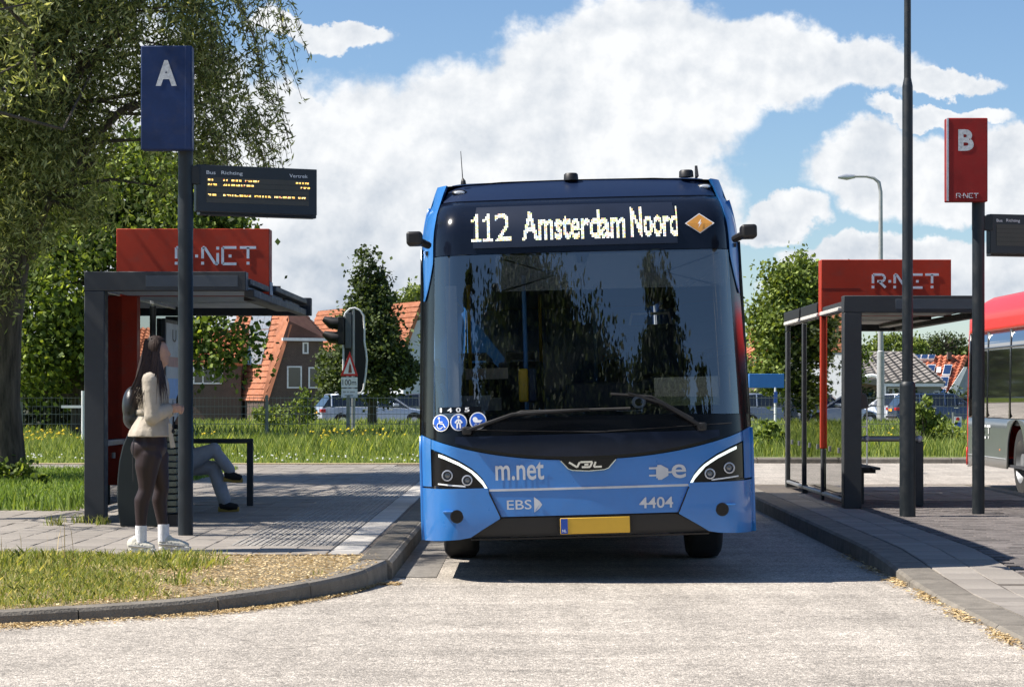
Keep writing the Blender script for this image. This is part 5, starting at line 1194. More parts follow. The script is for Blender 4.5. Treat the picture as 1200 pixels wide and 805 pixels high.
# leggings
lg = MB(); leg(lg, [Lh[0], Lh[1], Lh[2], (Lh[2][0], Lh[2][1], wz(612))], .007); leg(lg, [Rh[0], Rh[1], Rh[2], (Rh[2][0], Rh[2][1], wz(612))], .007)
lg.ell((wx(177), 0, wz(519)), (.132, .172, .115)); lg.ell((wx(169), -.06, wz(521)), (.102, .098, .108)); lg.ell((wx(169), .07, wz(521)), (.102, .098, .108)); lg.tube([(wx(178), 0, wz(522)), (wx(177), 0, wz(503))], [.125, .12], 14, sc=(1, 1.25))
blob('leggings', lg, M_legg, wo, .010, 8)
# jacket with peplum and sleeves
jk = MB(); jk.ell((wx(171), 0, wz(452)), (.10, .15, .10)); jk.ell((wx(187), 0, wz(456)), (.085, .12, .09))
def ring(z, cx, rx, ry, n=24, wob=0.0): return [(cx+rx*math.cos(2*math.pi*j/n)*(1+wob*math.sin(j*3.1+z*9)), ry*math.sin(2*math.pi*j/n)*(1+wob*math.cos(j*2.3)), z) for j in range(n)]
rings = [ring(wz(507.5), wx(176.5), .185, .215, wob=.02), ring(wz(500), wx(177), .172, .205, wob=.03), ring(wz(490), wx(177.5), .145, .175, wob=.02), ring(wz(482), wx(178), .122, .152), ring(wz(479), wx(178), .130, .158), ring(wz(476), wx(178), .123, .152),
         ring(wz(466), wx(178.5), .132, .165), ring(wz(455), wx(179), .135, .178), ring(wz(446), wx(179.5), .125, .185), ring(wz(440), wx(180.5), .108, .165), ring(wz(436), wx(182), .08, .11), ring(wz(431), wx(183), .062, .068)]
n = 24; jk.add([p for r in rings for p in r], [(i*n+j, i*n+(j+1) % n, (i+1)*n+(j+1) % n, (i+1)*n+j) for i in range(len(rings)-1) for j in range(n)]+[tuple(range(n)), tuple(range((len(rings)-1)*n, len(rings)*n))])
arm(-1, jk, .026, False); arm(1, jk, .026, False)
for s in (-1, 1):
    for t in (.2, .4, .62, .8):
        sh = Vector((wx(183), s*.20, wz(484))); wr = Vector((wx(199), s*.09-.03, wz(476))); p = sh.lerp(wr, t); d = (wr-sh).normalized()
        jk.tube([p-d*.008, p+d*.008], [.062-.018*t]*2, 12)
jo = blob('jacket', jk, M_jack, wo, .010, 3)
b = MB(); r2 = [ring(wz(482), wx(178), .136, .166), ring(wz(476), wx(178), .137, .167)]
b.add([p for r in r2 for p in r], [(j, (j+1) % n, n+(j+1) % n, n+j) for j in range(n)]); o = b.build('belt', M_jack, jo, smooth=True); so = o.modifiers.new('s', 'SOLIDIFY'); so.thickness = .01
b = MB(); b.tube([(wx(203), -.16, wz(492)), (wx(204), -.165, wz(505)), (wx(206.5), -.165, wz(520))], [.014, .017, .020], 4, sc=(1, .3)); b.build('belt_end', M_jack, jo)
b = MB(); b.tube([(wx(206), -.12, wz(484)), (wx(206.5), -.16, wz(500))], .007, 6); b.ell((wx(206.5), -.16, wz(501)), (.016, .01, .02), 8, 6); b.build('key_tag', M_blkc, jo)
b = MB()
for s in (-1, 1):
    b.tube([(wx(183), s*.072, wz(433)), (wx(189), s*.085, wz(440)), (wx(194), s*.04, wz(455))], [.016, .024, .012], 6, sc=(1, .35))
b.build('lapel', M_jack, jo, smooth=True)
# hair
hr = MB(); hr.ell((wx(182.5), 0, wz(405)), (.100, .092, .112), 20, 14); hr.ell((wx(177.5), 0, wz(416)), (.085, .088, .13), 16, 12)
hr.tube([(wx(178), 0, wz(412)), (wx(172), 0, wz(434)), (wx(166.5), 0, wz(452)), (wx(162), .0, wz(464))], [.085, .085, .07, .028], 14, sc=(1, 1.15))
cut = []
ho = blob('hair', hr, M_hair, wo, .009, 3)
me = ho.data   # open the face: pull hair in front of the face back onto the head
for v in me.vertices:
    if v.co.x > wx(188.5)+.35*max(0, v.co.z-wz(403)) and v.co.z < wz(396): v.co.x = wx(188.5)-.01+.35*max(0, v.co.z-wz(403)); v.co.y *= .86
b = MB(); M_strand = mat('hair_strand', (.050, .028, .019), .5, rnd='island', rv=.7)
for _ in range(800):
    s = random.choice((-1, 1)); y0 = s*random.uniform(.02, .088); x0 = random.uniform(170, 188); xe = x0*.55+random.uniform(60, 88); ze = random.uniform(452, 478)
    if s < 0 and random.random() < .35: x0 = random.uniform(184, 190); xe = random.uniform(176, 200); ze = random.uniform(450, 470)
    ym = y0*1.25+(-.04 if s < 0 else .02); p = [(wx(x0), y0*.7, wz(random.uniform(392, 400))), (wx(x0-1.5), y0*1.12, wz(412)), (wx(x0*.5+xe*.5+1), ym*1.35, wz(437)), (wx(xe), ym*1.5+random.uniform(-.03, .01), wz(ze))]
    b.tube(p, [.003, .0042, .0034, .001], 3)
b.build('strands', M_strand, ho, smooth=True)
# shoes and socks
for nm, (ax, ay), (x0, x1) in (('near', (167.5, -.085), (153, 185.5)), ('far', (189, .11), (184, 221.5))):
    b = MB(); b.tube([(wx(ax), ay, wz(611)), (wx(ax), ay, wz(620)), (wx(ax), ay, wz(631))], [.047, .046, .045], 14); b.build('sock', M_sock, wo, smooth=True)
    yaw = -.25 if nm == 'near' else -.05; c, s = math.cos(yaw), math.sin(yaw); L_ = (x1-x0)*k; X0 = wx(x0)
    f = lambda t, h, w: (X0+t*L_, ay+(t-.4)*L_*s*.9+w, h)
    sb = MB(); sb.tube([f(.10, .055, 0), f(.3, .06, 0), f(.55, .048, 0), f(.78, .036, 0), f(.93, .03, 0)], [.045, .050, .046, .038, .026], 14, sc=(1, .95)); sb.ell(f(.12, .06, 0), (.045, .04, .055)); sb.ell(f(.25, .08, 0), (.05, .044, .05))
    sh = blob('shoe', sb, M_shoe, wo, .007, 3)
    sb = MB(); rr = [(t, w) for t, w in ((-.02, .0), (.0, .03), (.1, .042), (.3, .040), (.5, .042), (.72, .048), (.9, .042), (.99, .022), (1.01, 0))]
    poly = [(t, w) for t, w in rr]+[(t, -w) for t, w in reversed(rr[1:-1])]
    sb.prism(poly, lambda t, w: f(t, .0, w), lambda t, w: f(t, .028, w)); sb.build('sole', mat('shoe_sole', (.66, .64, .58), .7, var=.15, scale=30), sh, bevel=.004)
    sb = MB()
    for t, h in ((.30, .10), (.42, .094), (.54, .084), (.64, .074)): sb.tube([f(t-.03, h-.03, -.046), f(t, h+.006, 0), f(t-.03, h-.03, .046)], .005, 5)
    sb.tube([f(.02, .05, -.047), f(.4, .045, -.053), f(.8, .035, -.046)], .006, 5); sb.build('laces', M_grey, sh)
# things she holds
b = MB(); b.box(wx(203), wx(206), -.06, .01, wz(482), wz(464)); ph = b.build('bag', mat('grey_folded_cloth', (.30, .33, .36), .8, var=.2, scale=20), bevel=.006); ph.location = wo.location; tag(ph, 'light grey folded bag held in the woman\'s hands', 'bag')
# backpack
bp = empty('backpack', (wo.location.x, 18.0, .15), 'black rounded backpack on the back of the standing woman', 'backpack')
b = MB(); b.ell((wx(155), .03, wz(472)), (.085, .15, .165), 18, 12); b.ell((wx(157), .03, wz(486)), (.095, .14, .10), 14, 10); b.ell((wx(151.5), .03, wz(468)), (.05, .10, .11), 12, 8); blob('pack', b, mat('black_leather', (.014, .016, .018), .38, var=.3, scale=12, bump=.3, bscale=20), bp, .012, 5)
b = MB()
for y in (-.10, .12): b.tube([(wx(157), y, wz(452)), (wx(164), y*1.35, wz(440)), (wx(172), y*1.5, wz(437))], .012, 6, sc=(1, .4))
b.tube([(wx(163), -.21, wz(507)), (wx(161), -.21, wz(525)), (wx(161.5), -.2, wz(559))], .004, 4)
b.build('strap', M_blkc, bp)
# seated person with crossed legs
k2 = 24.0/FPX; D3 = 24.0
se = empty('person', (P(214, 0, D3).x, D3, .15), 'seated person in grey jeans with crossed legs on the shelter bench, mostly hidden', 'person')
def sx(px): return (px-214)*k2
def sz(py): return CH-.15+(462-py)*k2
M_jean = mat('grey_blue_jeans', (.36, .37, .385), .85, var=.15, scale=10, bump=.3, bscale=25)
def jn(px, py, y): return Vector((sx(px), y, sz(py)))
hipN, kneeN, anN = jn(214, 543, -.10), jn(252, 527, -.08), jn(270, 551, -.02)
hipF, kneeF, anF = jn(214, 545, .10), jn(250, 549, .05), jn(263, 587, .03)
b = MB(); b.tube([(sx(213), 0, sz(546)), (sx(214), 0, sz(520)), (sx(214), 0, sz(498)), (sx(215), 0, sz(488))], [.12, .115, .12, .07], 14, sc=(.9, 1.25))
b.ell((sx(217), 0, sz(472)), (.078, .078, .11), 16, 12); b.tube([(sx(215), 0, sz(492)), (sx(216), 0, sz(478))], .05, 12); b.ell((sx(224), 0, sz(475)), (.02, .014, .02), 8, 6)
for H, r in (((hipN, kneeN, anN), 0), ((hipF, kneeF, anF), 0)): b.tube(H, [.08, .055, .035], 12); [b.ell(p, q) for p, q in zip(H, (.08, .056, .036))]
for s in (-1, 1):
    sh, el, wr = Vector((sx(214), s*.18, sz(500))), Vector((sx(214), s*.22, sz(524))), Vector((sx(222), s*.08, sz(531))); b.tube([sh, el, wr], [.05, .04, .028], 10)
    pm = wr+Vector((.05, 0, -.01)); b.ell(pm, (.045, .035, .018))
    for j in range(4): q = pm+Vector((.03, (j-1.5)*.018, 0)); b.tube([q, q+Vector((.035, 0, -.006)), q+Vector((.055, 0, -.022))], [.0085, .008, .007], 6)
    b.tube([pm+Vector((0, -s*.02, 0)), pm+Vector((.03, -s*.05, -.005))], [.010, .008], 6)
blob('body', b, M_skin, se, .011, 3)
b = MB(); H = (hipN, hipN.lerp(kneeN, .5), kneeN, kneeN.lerp(anN, .5), anN); b.tube(H, [.115, .105, .082, .068, .062], 14); [b.ell(p, q) for p, q in zip(H, (.115, .105, .082, .068, .058))]
H = (hipF, hipF.lerp(kneeF, .5), kneeF, kneeF.lerp(anF, .5), anF); b.tube(H, [.115, .100, .086, .078, .072], 14); [b.ell(p, q) for p, q in zip(H, (.115, .100, .086, .078, .066))]
b.ell((sx(214), 0, sz(545)), (.15, .18, .11)); blob('jeans', b, M_jean, se, .012, 4)
b = MB(); b.tube([(sx(214), 0, sz(541)), (sx(214), 0, sz(520)), (sx(214), 0, sz(500)), (sx(215), 0, sz(489))], [.13, .125, .13, .07], 14, sc=(.95, 1.25)); b.ell((sx(223), 0, sz(529)), (.09, .15, .05))
for s in (-1, 1): b.tube([Vector((sx(214), s*.18, sz(500))), Vector((sx(214), s*.22, sz(524))), Vector((sx(221), s*.10, sz(531)))], [.068, .058, .045], 10)
blob('black_jacket', b, M_blkc, se, .014, 4)
b = MB(); b.ell((sx(215.5), 0, sz(470)), (.086, .086, .115), 16, 12); ho2 = blob('hair', b, M_hair, se, .012, 2)
for v in ho2.data.vertices:
    if v.co.x > sx(218): v.co.x = sx(218)
for an, d, z0 in ((anN, Vector((.115, -.03, -.02)), .0), (anF, Vector((.13, -.03, -.005)), 0)):
    b = MB(); a = an+Vector((-.01, 0, -.055)); b.tube([a+Vector((-.03, 0, .02)), a+d*.5, a+d*1.2], [.052, .046, .03], 12); b.ell(a+Vector((-.005, 0, .02)), (.055, .045, .05)); so = blob('shoe', b, M_blkc, se, .009, 3)
    b = MB(); b.tube([a+Vector((-.06, 0, -.035)), a+d*.5+Vector((0, 0, -.035)), a+d*1.3+Vector((0, 0, -.025))], [.03, .034, .024], 10, sc=(1, .45) if True else (1, 1)); b.build('sole', mat('tan_sole', (.42, .28, .06), .7), so)
# litter bin behind the woman
D4 = 21.3; k4 = D4/FPX; bn_ = empty('litter_bin', (P(168, 0, D4).x, D4, .15), 'dark green litter bin with a curved flank and slatted side behind the woman', 'litter bin')
bx_ = lambda px: (px-168)*k4
bz_ = lambda py: CH-.15+(462-py)*k4
b = MB(); prof = [(194, 617), (194, 500), (156, 500), (150, 508), (144, 522), (140, 540), (137.8, 562), (137.3, 585), (139, 604), (141.5, 617)]
b.xz([(bx_(a), bz_(c)) for a, c in prof], -.02, .40); b.build('casing', mat('bin_green_black', (.004, .010, .009), .5, var=.15, scale=5), bn_, bevel=.012)
for i in range(13):
    z = bz_(600)+i*.062; b = MB(); b.box(bx_(195), bx_(206.5), 0.0, .36, z, z+.045); b.build('slat', mat('aged_slat', (.12, .13, .09), .7, var=.3, scale=20), bn_, bevel=.004)
b = MB(); b.box(bx_(194), bx_(196), -.005, .38, bz_(612), bz_(512)); b.box(bx_(194), bx_(207), .02, .38, bz_(617), bz_(603)); b.build('slat_frame', M_mblk, bn_)

# ---------------- traffic light, signs, fence, barrier ----------------
def place(px, D, zz=0): c = P(px, 0, D); return (c.x, D, zz)
D5 = 62; k5 = D5/FPX
tl = empty('traffic_light', place(414, D5, .1), 'black traffic light with two visors turned left and a white-rimmed backboard', 'traffic light')
tx_ = lambda px: (px-414)*k5
tz_ = lambda py: CH-.1+(462-py)*k5
b = MB(); b.tube([(0, 0, 0), (0, 0, tz_(362))], .055, 12); b.build('post', M_grey, tl, smooth=True)
rim = [(402.5, 440), (402.5, 375), (405, 367), (410, 362), (416, 361), (422, 364), (426, 370), (427, 382), (427, 400), (429, 412), (430, 422), (428.5, 440), (426, 456), (423, 460.5), (413, 461)]
b = MB(); b.xz([(tx_(a), tz_(c)) for a, c in rim+[(404, 458)]], -.02, .02); b.build('backboard', M_mblk, tl)
b = MB(); b.tube([(tx_(a), -.03, tz_(c)) for a, c in rim], .028, 6); b.build('rim', M_wht, tl, smooth=True)
b = MB(); b.box(tx_(396), tx_(404), -.15, .15, tz_(404), tz_(371)); b.build('signal_head', M_mblk, tl, bevel=.02)
for py in (379, 396):
    b = MB(); b.tube([(tx_(397), 0, tz_(py)), (tx_(388), 0, tz_(py-.5)), (tx_(379), 0, tz_(py-5.5))], [.17, .17, .075], 14, cap=False); b.build('visor', M_mblk, tl, smooth=True)
    b = MB(); b.tube([(tx_(396.5), 0, tz_(py)), (tx_(395.5), 0, tz_(py))], .15, 16); b.build('lens', M_blk, tl)
b = MB(); b.box(tx_(405), tx_(412), -.12, -.021, tz_(408), tz_(367)); b.build('equipment_box', mat('grey_housing', (.10, .11, .12), .5), tl, bevel=.01)
D6 = 57.5; k6 = D6/FPX; ws_ = empty('warning_sign', place(409, D6, .1), 'red-bordered triangle warning sign with a white 100m plate on a thin post', 'road sign')
gx = lambda px: (px-409)*k6
gz = lambda py: CH-.1+(462-py)*k6
b = MB(); b.tube([(gx(407), .03, 0), (gx(407), .03, gz(420))], .028, 8); b.build('post', M_grey, ws_, smooth=True)
b = MB(); b.xz([(gx(399), gz(440.5)), (gx(419.5), gz(440.5)), (gx(410), gz(411.5))], -.02, 0); tr = b.build('triangle', mat('sign_red', (.60, .02, .02), .4), ws_)
b = MB(); b.xz([(gx(402.5), gz(438)), (gx(416.2), gz(438)), (gx(410), gz(418.5))], -.024, -.021); b.build('face', M_wht, tr)
b = MB(); b.xz([(gx(408.2), gz(437)), (gx(412.5), gz(437)), (gx(411.5), gz(428)), (gx(409.8), gz(425)), (gx(409), gz(430))], -.028, -.025); b.build('pictogram', mat('brownred', (.25, .05, .03), .5), tr)
b = MB(); b.box(gx(400), gx(419), -.02, 0, gz(454), gz(442)); p1 = b.build('distance_plate', M_wht, ws_)
text('lettering', '100m', gx(401.5), gx(417.5), gz(451.3), gz(444.8), lambda x, z: (x, -.023, z), M_blk, p1, .0)
b = MB(); b.box(gx(400), gx(419), -.02, 0, gz(466.5), gz(455.2)); p2 = b.build('lower_plate', M_wht, ws_)
b = MB()
for a, c, py in ((402, 405.5, 459), (406.5, 409, 459), (410, 416, 459), (404, 407, 463), (408, 414, 463)): b.box(gx(a), gx(c), -.0225, -.0205, gz(py+1.1), gz(py-.6))
b.build('worn_print', mat('worn_print', (.42, .42, .42), .6), p2)
def fence(label, x0, x1, Y, h, step, name='wire_fence', px0=None):
    root = empty(name, ((x0+x1)/2, Y, .1), label, 'fence'); cx = (x0+x1)/2; n = int((x1-x0)/step)
    for i in range(n+1):
        b = MB(); x = x0-cx+i*step; b.box(x-.035, x+.035, -.03, .03, 0, h+.03); b.build('post', M_galv, root, bevel=.005)
    b = MB(); w = x1-x0
    for i in range(int(w/.1)): x = -w/2+i*.1; b.box(x-.0035, x+.0035, -.045, -.038, .06, h)
    for z in (.08, .30, .55, .80, 1.0, h-.05): b.box(-w/2, w/2, -.05, -.033, z, z+.014)
    tag(b.build('wire_mesh', M_galv, root), kind='stuff'); return root
M_galv = mat('fence_galvanised', (.20, .22, .21), .5, metal=.3, var=.2)
k7 = 57/FPX; xf = (311-620)*k7
fence('dark wire mesh fence on posts behind the meadow left of the bus', xf-2.11*4, xf+2.11*2+1.2, 57.3, 1.27, 2.11)
fence('wire mesh fence behind the right shelter and red bus', 5.2, 5.2+2.5*4, 57.3, 1.27, 2.5)
br = empty('barrier', place(97, 52, .1), 'white post with a horizontal rail left of the shelter frame', 'barrier')
k8 = 52/FPX
b = MB(); b.tube([(0, 0, 0), (0, 0, CH-.1+(462-458)*k8)], .035, 8); b.build('post', M_wht, br, smooth=True)
b = MB(); b.box(-.5, 0, -.02, .02, CH-.1+(462-478)*k8, CH-.1+(462-475)*k8); b.build('rail', M_wht, br)
b = MB(); b.box(0, .22, -.06, .06, 0, .07); o = b.build('litter', M_wht, bevel=.01); o.location = place(20, 34.5, .17); tag(o, 'crumpled white scrap of litter in the grass beside the willow', 'litter')
# blue canopy left of the right shelter, small sign, hooded black thing
D9 = 66; k9 = D9/FPX; cn = empty('blue_canopy', place(900, D9, .1), 'blue flat-roofed canopy on thin posts between the blue bus and right shelter', 'canopy')
b = MB(); b.box((878-900)*k9, (919-900)*k9, 0, 1.2, CH-.1+(462-454.5)*k9, CH-.1+(462-438)*k9); b.build('fascia', mat('canopy_blue', (.03, .16, .48), .4, var=.08), cn, bevel=.01)
for p in (908.5,): b = MB(); b.tube([((p-900)*k9, .02, 0), ((p-900)*k9, .02, CH-.1+(462-454)*k9)], .035, 8); b.build('post', M_wht, cn, smooth=True)
b = MB(); b.box((907-900)*k9, (911-900)*k9, -.03, .03, CH-.1+(462-472)*k9, CH-.1+(462-459)*k9); b.build('blue_plate', mat('small_sign_blue', (.03, .10, .42), .4), cn)
D10 = 55; kk = D10/FPX; ns = empty('notice_sign', place(1117, D10, .1), 'small sign post with red circle and blue plate beyond the red bus', 'road sign')
z_ = lambda p: CH-.1+(462-p)*kk
b = MB(); b.tube([(0, 0, 0), (0, 0, z_(483))], .03, 8); b.build('post', M_galv, ns, smooth=True)
b = MB(); b.box(.02, .02+8.5*kk, -.05, -.03, z_(500.5), z_(488)); b.build('plate', M_wht, ns)
b = MB(); b.tube([(.02+4*kk, -.055, z_(491)), (.02+4*kk, -.051, z_(491))], .045, 14); b.build('red_ring', mat('sign_red', (1, 0, 0)), ns); b = MB(); b.box(.04, .02+7.5*kk, -.055, -.051, z_(499.5), z_(495)); b.build('blue_field', mat('small_sign_blue', (0, 0, 1)), ns)
D11 = 40; kq = D11/FPX; hd = empty('covered_stand', place(1012, D11, .0), 'black hooded object on two grey tube legs beside the right shelter frame', 'stand')
z_ = lambda p: CH+(462-p)*kq
b = MB(); b.xz([((1006-1012)*kq, z_(480)), ((1017.5-1012)*kq, z_(478)), ((1015-1012)*kq, z_(463)), ((1011-1012)*kq, z_(460.5)), ((1006-1012)*kq, z_(460.5))], -.12, .12); b.build('hood', M_mblk, hd, bevel=.02)
b = MB()
for px in (1007, 1016): b.tube([((px-1012)*kq, 0, 0), ((px-1012)*kq, 0, z_(478))], .014, 6)
b.tube([((1007-1012)*kq, 0, z_(500)), ((1016-1012)*kq, 0, z_(500))], .012, 6); b.build('legs', M_grey, hd)

# ---------------- cars ----------------
M_cglass = mat('car_glass', (.012, .015, .018), .06, coat=.4, spec=.8)
def car(label, px, D, yaw, col, kind='wagon', L_=4.6, Wd=1.78, H=1.46, plate=True):
    root = empty('parked_car', place(px, D, 0), label, 'car', 'cars parked beyond the fence', yaw)
    M_c = mat('car_paint_%s' % col[0], col[1], .25, metal=.3, var=.03, coat=.5)
    # stations along x from rear (-L/2) to front
    if kind == 'wagon': st = [(-.5, .42, .80, .55), (-.485, .30, .92, .9), (-.44, .24, .95, .97), (-.3, .22, .96, 1), (0, .20, .94, 1), (.2, .22, .90, 1), (.3, .22, .86, .99), (.42, .24, .76, .93), (.485, .30, .66, .80), (.5, .40, .55, .55)]; rf = [(-.475, .92, .0), (-.40, .95, .94), (-.25, .955, 1), (0, .95, 1), (.10, .93, .96), (.27, .87, .0)]
    else: st = [(-.5, .42, .75, .55), (-.48, .30, .90, .9), (-.4, .24, .94, .97), (-.2, .22, .95, 1), (0, .20, .93, 1), (.2, .22, .88, 1), (.38, .24, .72, .93), (.48, .30, .60, .80), (.5, .40, .5, .55)]; rf = [(-.46, .90, .0), (-.33, .94, .93), (-.1, .95, 1), (.06, .93, .95), (.26, .86, 0)]
    b = MB(); vs = []; n = 10
    for t, z0, z1, w in st:
        x = t*L_; hwid = Wd/2*w
        for a, c in ((-.82, 0), (-1, .12), (-1, .6), (-.96, .92), (-.80, 1), (.80, 1), (.96, .92), (1, .6), (1, .12), (.82, 0)): vs.append((x, hwid*a, z0+(z1-z0)*c))
    fs = [(i*n+j, i*n+(j+1) % n, (i+1)*n+(j+1) % n, (i+1)*n+j) for i in range(len(st)-1) for j in range(n)]+[tuple(range(n)), tuple(range((len(st)-1)*n, len(st)*n))]
    b.add(vs, fs); b.build('body', M_c, root, smooth=True)
    b = MB(); vs = []; rv = []
    for t, zb, h in rf:
        x = t*L_; zr_ = zb+(H-zb)*h; w0 = Wd/2*.90; w1 = Wd/2*(.90-.20*h)
        vs += [(x, -w0, zb-.03), (x, -w1, zr_-.045*h), (x, w1, zr_-.045*h), (x, w0, zb-.03)]; rv += [(x, -w1-.004, zr_-.05*h), (x, -w1*.8, zr_), (x, w1*.8, zr_), (x, w1+.004, zr_-.05*h)]
    b.add(vs, [(i*4+j, i*4+(j+1) % 4, (i+1)*4+(j+1) % 4, (i+1)*4+j) for i in range(len(rf)-1) for j in range(4)]); b.build('windows', M_cglass, root, smooth=True)
    b = MB(); m_ = len(rf); b.add(rv[4:-4], [(i*4+j, i*4+j+1, (i+1)*4+j+1, (i+1)*4+j) for i in range(m_-3) for j in range(3)])
    for s in (0, 3):
        for i, r in ((0, .03), (1, .035), (2, .03), (3, .03)):
            if i+1 < m_: pass
    o = b.build('roof', M_c, root, smooth=True); so = o.modifiers.new('s', 'SOLIDIFY'); so.thickness = .03
    for s in (-1, 1):
        for i in range(1, m_-1):
            t, zb, h = rf[i]; x = t*L_; b = MB(); b.tube([(x, s*Wd/2*.905, zb-.02), (x+.02, s*Wd/2*(.905-.20*h), zb+(H-zb)*h-.04)], .035, 5); b.build('pillar', M_c, root, smooth=True)
        a, c = rf[-2], rf[-1]; b = MB(); b.tube([(a[0]*L_, s*Wd/2*.71, a[1]+(H-a[1])*a[2]-.03), (c[0]*L_, s*Wd/2*.9, c[1]-.01)], .035, 5); b.build('pillar', M_c, root, smooth=True)
    for x in (-.31*L_, .31*L_):
        for s in (-1, 1):
            b = MB(); b.tube([(x, s*(Wd/2-.20), .31), (x, s*(Wd/2+.005), .31)], .315, 20); w = b.build('wheel', M_rub, root, smooth=True)
            b = MB(); b.tube([(x, s*(Wd/2-.02), .31), (x, s*(Wd/2+.012), .31)], [.21, .19], 16); b.build('rim', M_silver, w, smooth=True)
            b = MB(); b.tube([(x, s*(Wd/2-.1), .33), (x, s*(Wd/2-.004), .33)], .37, 20); b.build('wheel_arch', M_mblk, root)
    for s in (-1, 1):
        b = MB(); b.box(-L_*.497, -L_*.455, s*Wd*.30 if s > 0 else -Wd*.485, Wd*.485 if s > 0 else s*Wd*.30, .70, .83); b.build('tail_light', mat('tail_red', (.35, .01, .01), .3), root, bevel=.02)
        b = MB(); b.box(L_*.44, L_*.495, s*Wd*.28 if s > 0 else -Wd*.44, Wd*.44 if s > 0 else s*Wd*.28, .55, .66); b.build('headlight', M_wht, root, bevel=.02)
        b = MB(); b.box(.12*L_, .17*L_, s*(Wd/2+.0) if s > 0 else -Wd/2-.17, Wd/2+.17 if s > 0 else s*(Wd/2), .92, 1.05); b.build('wing_mirror', M_c, root, bevel=.03)
        for x in (-.12, .10): b = MB(); b.box(x*L_-.1, x*L_+.1, s*Wd/2-.02, s*Wd/2+.02, .80, .83); b.build('door_handle', M_chrome, root)
    if plate: b = MB(); b.box(-L_*.5-.015, -L_*.5+.03, -.26, .26, .66, .78); b.build('number_plate', mat('plate_orange', (.75, .36, .03), .5), root); b = MB(); b.box(-L_*.502, -L_*.47, -.8, .8, .34, .46); b.build('rear_bumper', M_mblk, root, bevel=.03)
    return root
car('silver-blue estate car behind the fence, its rear with orange plate turned left', 438, 90, .30, ('silverblue', (.42, .47, .54)), L_=4.75)
car('dark grey-blue car partly visible under the blue canopy', 914, 88, .15+math.pi*0, ('slate', (.16, .20, .27)), L_=4.5)
car('silver car seen through the glass of the right shelter', 975, 92, .4, ('silver', (.5, .52, .55)), 'hatch', L_=4.1)
car('small white car in front of the beige brick house', 1050, 104, 2.4, ('white', (.72, .74, .76)), 'hatch', L_=4.0, plate=True)
car('dark blue car behind the sapling right of the lamp post', 1102, 100, .1, ('darkblue', (.03, .05, .10)), 'wagon', L_=4.6)
car('car nose showing just left of the blue bus beyond the estate car', 500, 94, .2, ('graphite', (.08, .09, .10)), 'hatch', L_=4.2)

# ---------------- houses ----------------
def tilemat(name, col, sc=5.5):
    m = mat(name, col, .8, var=.28, scale=1.6, dirt=.25); nt = m.node_tree; N = nt.nodes; L = nt.links; b = N['Principled BSDF']
    return m
M_torange = tilemat('orange_roof_tile', (.44, .165, .08)); M_tbrown = tilemat('dark_brown_roof_tile', (.13, .06, .042)); M_tgrey = tilemat('grey_roof_tile', (.20, .185, .17)); M_torange2 = tilemat('red_orange_roof_tile', (.46, .14, .07))
def brickmat(name, a, c, sc=9):
    m = mat(name, a, .9, var=.15, scale=2); N = m.node_tree.nodes; L = m.node_tree.links; t = N.new('ShaderNodeTexBrick'); t.inputs['Scale'].default_value = 4.5; t.inputs['Color1'].default_value = (*a, 1); t.inputs['Color2'].default_value = (*c, 1); t.inputs['Mortar'].default_value = (.22, .2, .18, 1); t.inputs['Mortar Size'].default_value = .012
    tc = N.new('ShaderNodeTexCoord'); sp = N.new('ShaderNodeSeparateXYZ'); cb = N.new('ShaderNodeCombineXYZ'); L.new(tc.outputs['Object'], sp.inputs[0]); ad = N.new('ShaderNodeMath'); L.new(sp.outputs[0], ad.inputs[0]); L.new(sp.outputs[1], ad.inputs[1]); L.new(ad.outputs[0], cb.inputs[0]); L.new(sp.outputs[2], cb.inputs[1]); L.new(cb.outputs[0], t.inputs['Vector'])
    for n in N:
        if n.type == 'VECT_MATH' and n.operation == 'SCALE': L.new(t.outputs[0], n.inputs[0])
    return m
M_bbrown = brickmat('dark_brown_brick', (.075, .05, .04), (.10, .065, .05)); M_bbeige = brickmat('beige_brick', (.46, .34, .20), (.38, .27, .16)); M_bgrey = brickmat('dark_grey_brick', (.10, .095, .09), (.13, .12, .11)); M_stucco = mat('white_render', (.62, .65, .70), .9, var=.05)
M_trim = mat('white_trim', (.75, .76, .76), .6); M_hglass = mat('house_window_glass', (.03, .035, .045), .08, spec=.8); M_solar = mat('solar_cell', (.02, .045, .12), .15, coat=.6, var=.2); M_solg = mat('grey_solar_sheet', (.22, .24, .26), .35, var=.2, scale=2)
def house(label, px, D, yaw):
    c = P(px, 0, D); return empty('house', (c.x, D, 0), label, 'house', None, yaw)
